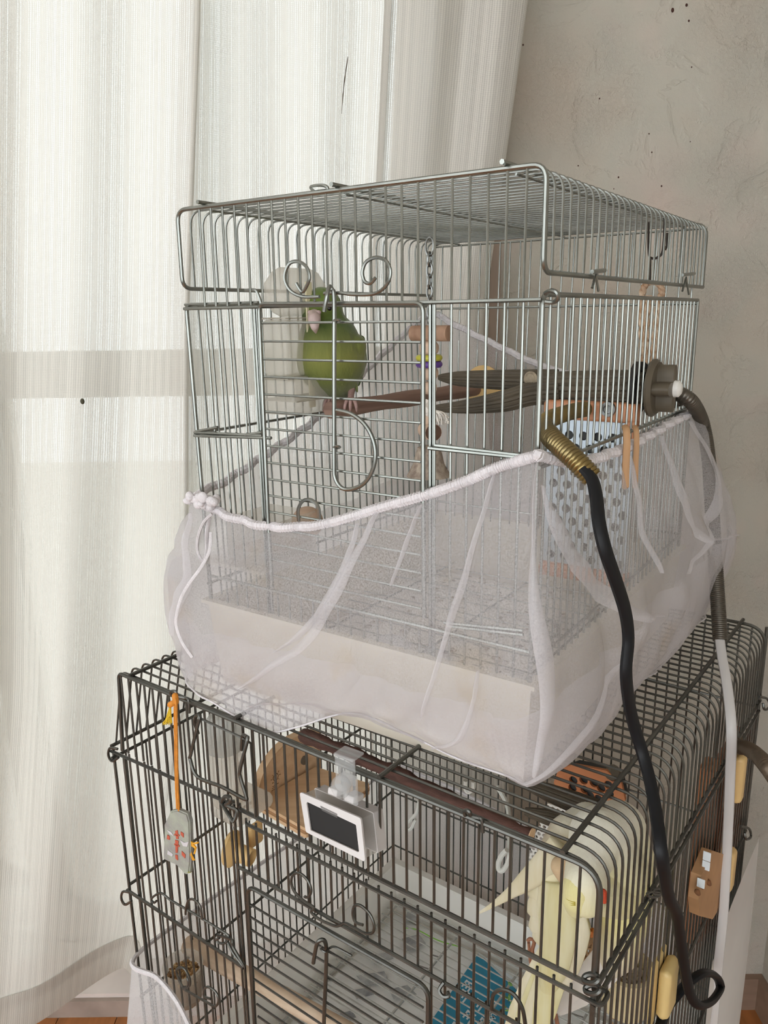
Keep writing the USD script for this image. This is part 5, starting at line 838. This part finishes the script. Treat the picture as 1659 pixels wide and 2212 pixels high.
for p in (((868, 2030), (905, 2020), (920, 2040), (880, 2056)), ((800, 2066), (842, 2058), (850, 2072), (808, 2084)), ((770, 2110), (830, 2100), (840, 2122), (790, 2130)), ((880, 1972), (905, 1968), (900, 1990), (872, 1992)), ((840, 2140), (880, 2130), (900, 2150), (850, 2160)), ((760, 2142), (800, 2134), (808, 2150), (770, 2160)), ((700, 2200), (760, 2185), (770, 2200), (715, 2215))): ns_.add('picture', blotch(p), INKG, label='grey printed picture', smooth=False)
ns_.add('print', cat(*[prism(floor_poly(((x, y), (x + w, y + w * .33), (x + w, y + w * .33 + 3), (x, y + 3))), .0004, fT2(ZP + .0012)) for x, y, w in ((1140, 2140, 24), (1170, 2168, 30), (1230, 2160, 26), (1235, 2190, 30), (930, 2062, 22), (900, 2085, 26), (860, 2100, 22))]), INK, label='lines of print', smooth=False)
ns_.add('green_line', tube(spline([L.Z(x, y, ZP + .003) for x, y in ((872, 2004), (900, 2008), (935, 2026), (960, 2036), (990, 2044))], 5), .0011, 5, flat=.4), M('lime_green', '#93d35a', .6), label='thin lime-green printed line')
lv = []
for k in range(46):
    px, py = (1104 + rng.normal() * 9, 2170 + rng.normal() * 16) if k % 2 else (1160 + rng.normal() * 16, 2208 + rng.normal() * 6); c = L.Z(px, py, LZB + .045); m = trimesh.creation.icosphere(1, 1); m.apply_scale((.0035, .0022, .0009)); m.apply_transform(trimesh.transformations.random_rotation_matrix(rng.uniform(size=3))); m.apply_translation(c + UP * rng.uniform(0, .006)); lv.append(m)
one('greens', cat(*lv), M('leafy_green', '#7fa65a', .8, var=.3, scale=90), 'chopped leafy greens scattered on the lower cage grid beside the tail', 'greens', kind='stuff')
# fittings on the right wires of the lower cage
PALE = M('pale_yellow_plastic', '#dcc083', .45, var=.06, scale=30)
for (px, py, hw, hh, lab) in ((1596, 1681, .0075, .024, 'yellow plastic stopper on the right wires, uppermost of the two'), (1575, 1878, .0085, .022, 'yellow plastic stopper on the right wires, behind the wooden peg'), (1442, 2132, .012, .022, 'pale yellow plastic plate with the black cable passing behind it')):
    c = L.S(px, py, .006); k = Thing('plastic_stopper' if px > 1500 else 'wire_plate', lab , 'stopper' if px > 1500 else 'plate', c - UP * hh)
    k.add('face', rbox(.010, hw * 2, hh * 2, .004, basis(L.a, L.b, UP, c)), YP if px > 1500 else PALE); k.add('flange', rbox(.003, hw * 2 + .006, hh * 2 + .012, .0012, basis(L.a, L.b, UP, c - L.a * .007 - L.b * .004)), YP if px > 1500 else PALE)
wc = Thing('wooden_clip', 'chewed wooden block bolted to the right wires of the lower cage', 'wooden block', L.S(1518, 1972, .01))
o2 = [L.loc(L.S(x, y, .004)) for x, y in ((1518, 1833), (1546, 1842), (1548, 1900), (1532, 1960), (1522, 1976), (1492, 1968), (1490, 1935), (1496, 1885), (1506, 1862))]
wc.add('block', prism(Polygon([(a_[1], a_[2]) for a_ in o2]).buffer(.001, 3), .008, basis(L.b, UP, L.a, L.P(.003, 0, 0))), M('brown_wood_block', '#b98d63', .7, var=.2, scale=30), smooth=False); wc.add('bite_mark', cat(*[blob([(L.S(x, y, .0116), .0022), (L.S(x + 3, y + 5, .0116), .0016)], .0015, 2) for x, y in ((1515, 1912), (1506, 1926), (1530, 1905))]), M('burnt_brown', '#7a5234', .9)); wc.add('label_scrap', cat(*[rbox(.0008, .006, .008, .0003, basis(L.b * .9 + UP * .2, L.a, UP, L.S(x, y, .0116))) for x, y in ((1527, 1850), (1525, 1870), (1514, 1908))]), M('white_print', '#dfe6ea'), label='torn white label scraps')
oh = Thing('orange_panel', 'tall orange-brown panel standing just inside the right wires of the lower cage', 'panel', L.P(-.012, .36, -.60))
oh.add('panel', lbox(-.016, -.008, .318, .412, -.60, -.405, .004), M('terracotta_plastic', '#b3663f', .5, var=.1, scale=20)); oh.add('edge', lbox(-.020, -.006, .290, .318, -.58, -.395, .003), OC, label='brighter orange front edge')
g2 = Thing('side_lead', 'ribbed brown spring lead leaving the right side of the lower cage', 'cable', L.S(1600, 1625, 0)); g2.add('spring_sleeve', coil([L.P(-.008, .385, -.405), L.S(1592, 1612, .004), L.S(1612, 1616, .018), L.S(1636, 1632, .034), L.S(1662, 1662, .050), L.S(1700, 1720, .06)], .0058, .0019, .0006), M('brown_spring', '#6f6152', .4, .6))
# cloth covers hanging on the lower cage
CLOTH = M('white_cotton_cloth', '#e2ded9', .9, var=.06, scale=20, trans=.25, bump=.3)
def drape(pts_top, pts_bot, nv=16, amp=.004, fr=9):
    a_, b_ = spline(pts_top, 10), spline(pts_bot, 10)
    def fn(u, v): i = np.round(u * (len(a_) - 1)).astype(int); P = a_[i] * (1 - v[..., None]) + b_[i] * v[..., None]; return P + (amp * np.sin(u * fr + v * 2) * v)[..., None] * L.a - (amp * np.cos(u * fr * 1.3) * v)[..., None] * L.b
    return grid(fn, len(a_), nv)
wc2 = Thing('cloth_cover', 'white cotton cloth hanging down the right side of the lower cage', 'cloth', L.P(.01, .4, -.85)); wc2.add('cloth', drape([L.S(1540, 2075, .012), L.S(1558, 2030, .012), L.S(1578, 1960, .012), L.P(.014, LD + .004, L.loc(L.S(1588, 1918, .012))[2])], [L.S(1500, 2330, .016), L.S(1530, 2330, .016), L.S(1560, 2330, .018), L.P(.02, LD + .02, -.90)], 20, .006), CLOTH, smooth=True)
nw = Thing('seed_guard', 'white net skirt around the foot and back of the lower cage', 'net', L.P(-.44, .2, -.85))
bl_ = lambda px, py: L.S(px, py, -LW - .010); bk_ = lambda px, py: L.F(px, py, LD + .012)
tp_ = [L.F(410, 2218, -.012), L.F(380, 2160, -.012), L.F(340, 2112, -.010), L.F(288, 2072, -.008), bl_(420, 1968), bl_(560, 1868), bl_(700, 1772), L.P(-LW - .006, LD + .008, L.loc(bl_(836, 1660))[2]), bk_(900, 1670), bk_(1010, 1718), bk_(1140, 1790), bk_(1260, 1850), bk_(1420, 1930)]
ft_ = [L.P(-.34, -.02, -.86), L.P(-.38, -.026, -.86), L.P(-.43, -.03, -.86), L.P(-LW - .028, -.02, -.86), L.P(-LW - .035, .10, -.86), L.P(-LW - .035, .22, -.86), L.P(-LW - .03, .34, -.86), L.P(-LW - .03, LD + .03, -.86), L.P(-.40, LD + .03, -.86), L.P(-.30, LD + .03, -.86), L.P(-.20, LD + .03, -.86), L.P(-.10, LD + .03, -.86), L.P(0, LD + .03, -.86)]
nw.add('net', drape(tp_, ft_, 24, .005, 40), net_mat('coarse_net', '#f3f1f2', .40, .70), smooth=True)
nw.add('elastic', tube(spline(tp_, 8), .0024, 6), ELAST)
# stand carrying the cages (below the picture)
sd = Thing('cage_stand', 'plain wooden stand under the lower cage, below the picture edge', 'stand', L.P(-LW / 2, LD / 2, -H))
sd.add('top', lbox(-LW - .01, .01, -.01, LD + .01, LZB - .028, LZB - .004, .003), BASEW)
for s in (-LW + .02, -.02):
    for t in (.03, LD - .03): sd.add('leg', cat(bx(-.018, .018, -.018, .018, 0, H + LZB - .028)).apply_transform(basis(L.a, L.b, UP, L.P(s, t, -H))), BASEW, smooth=False)
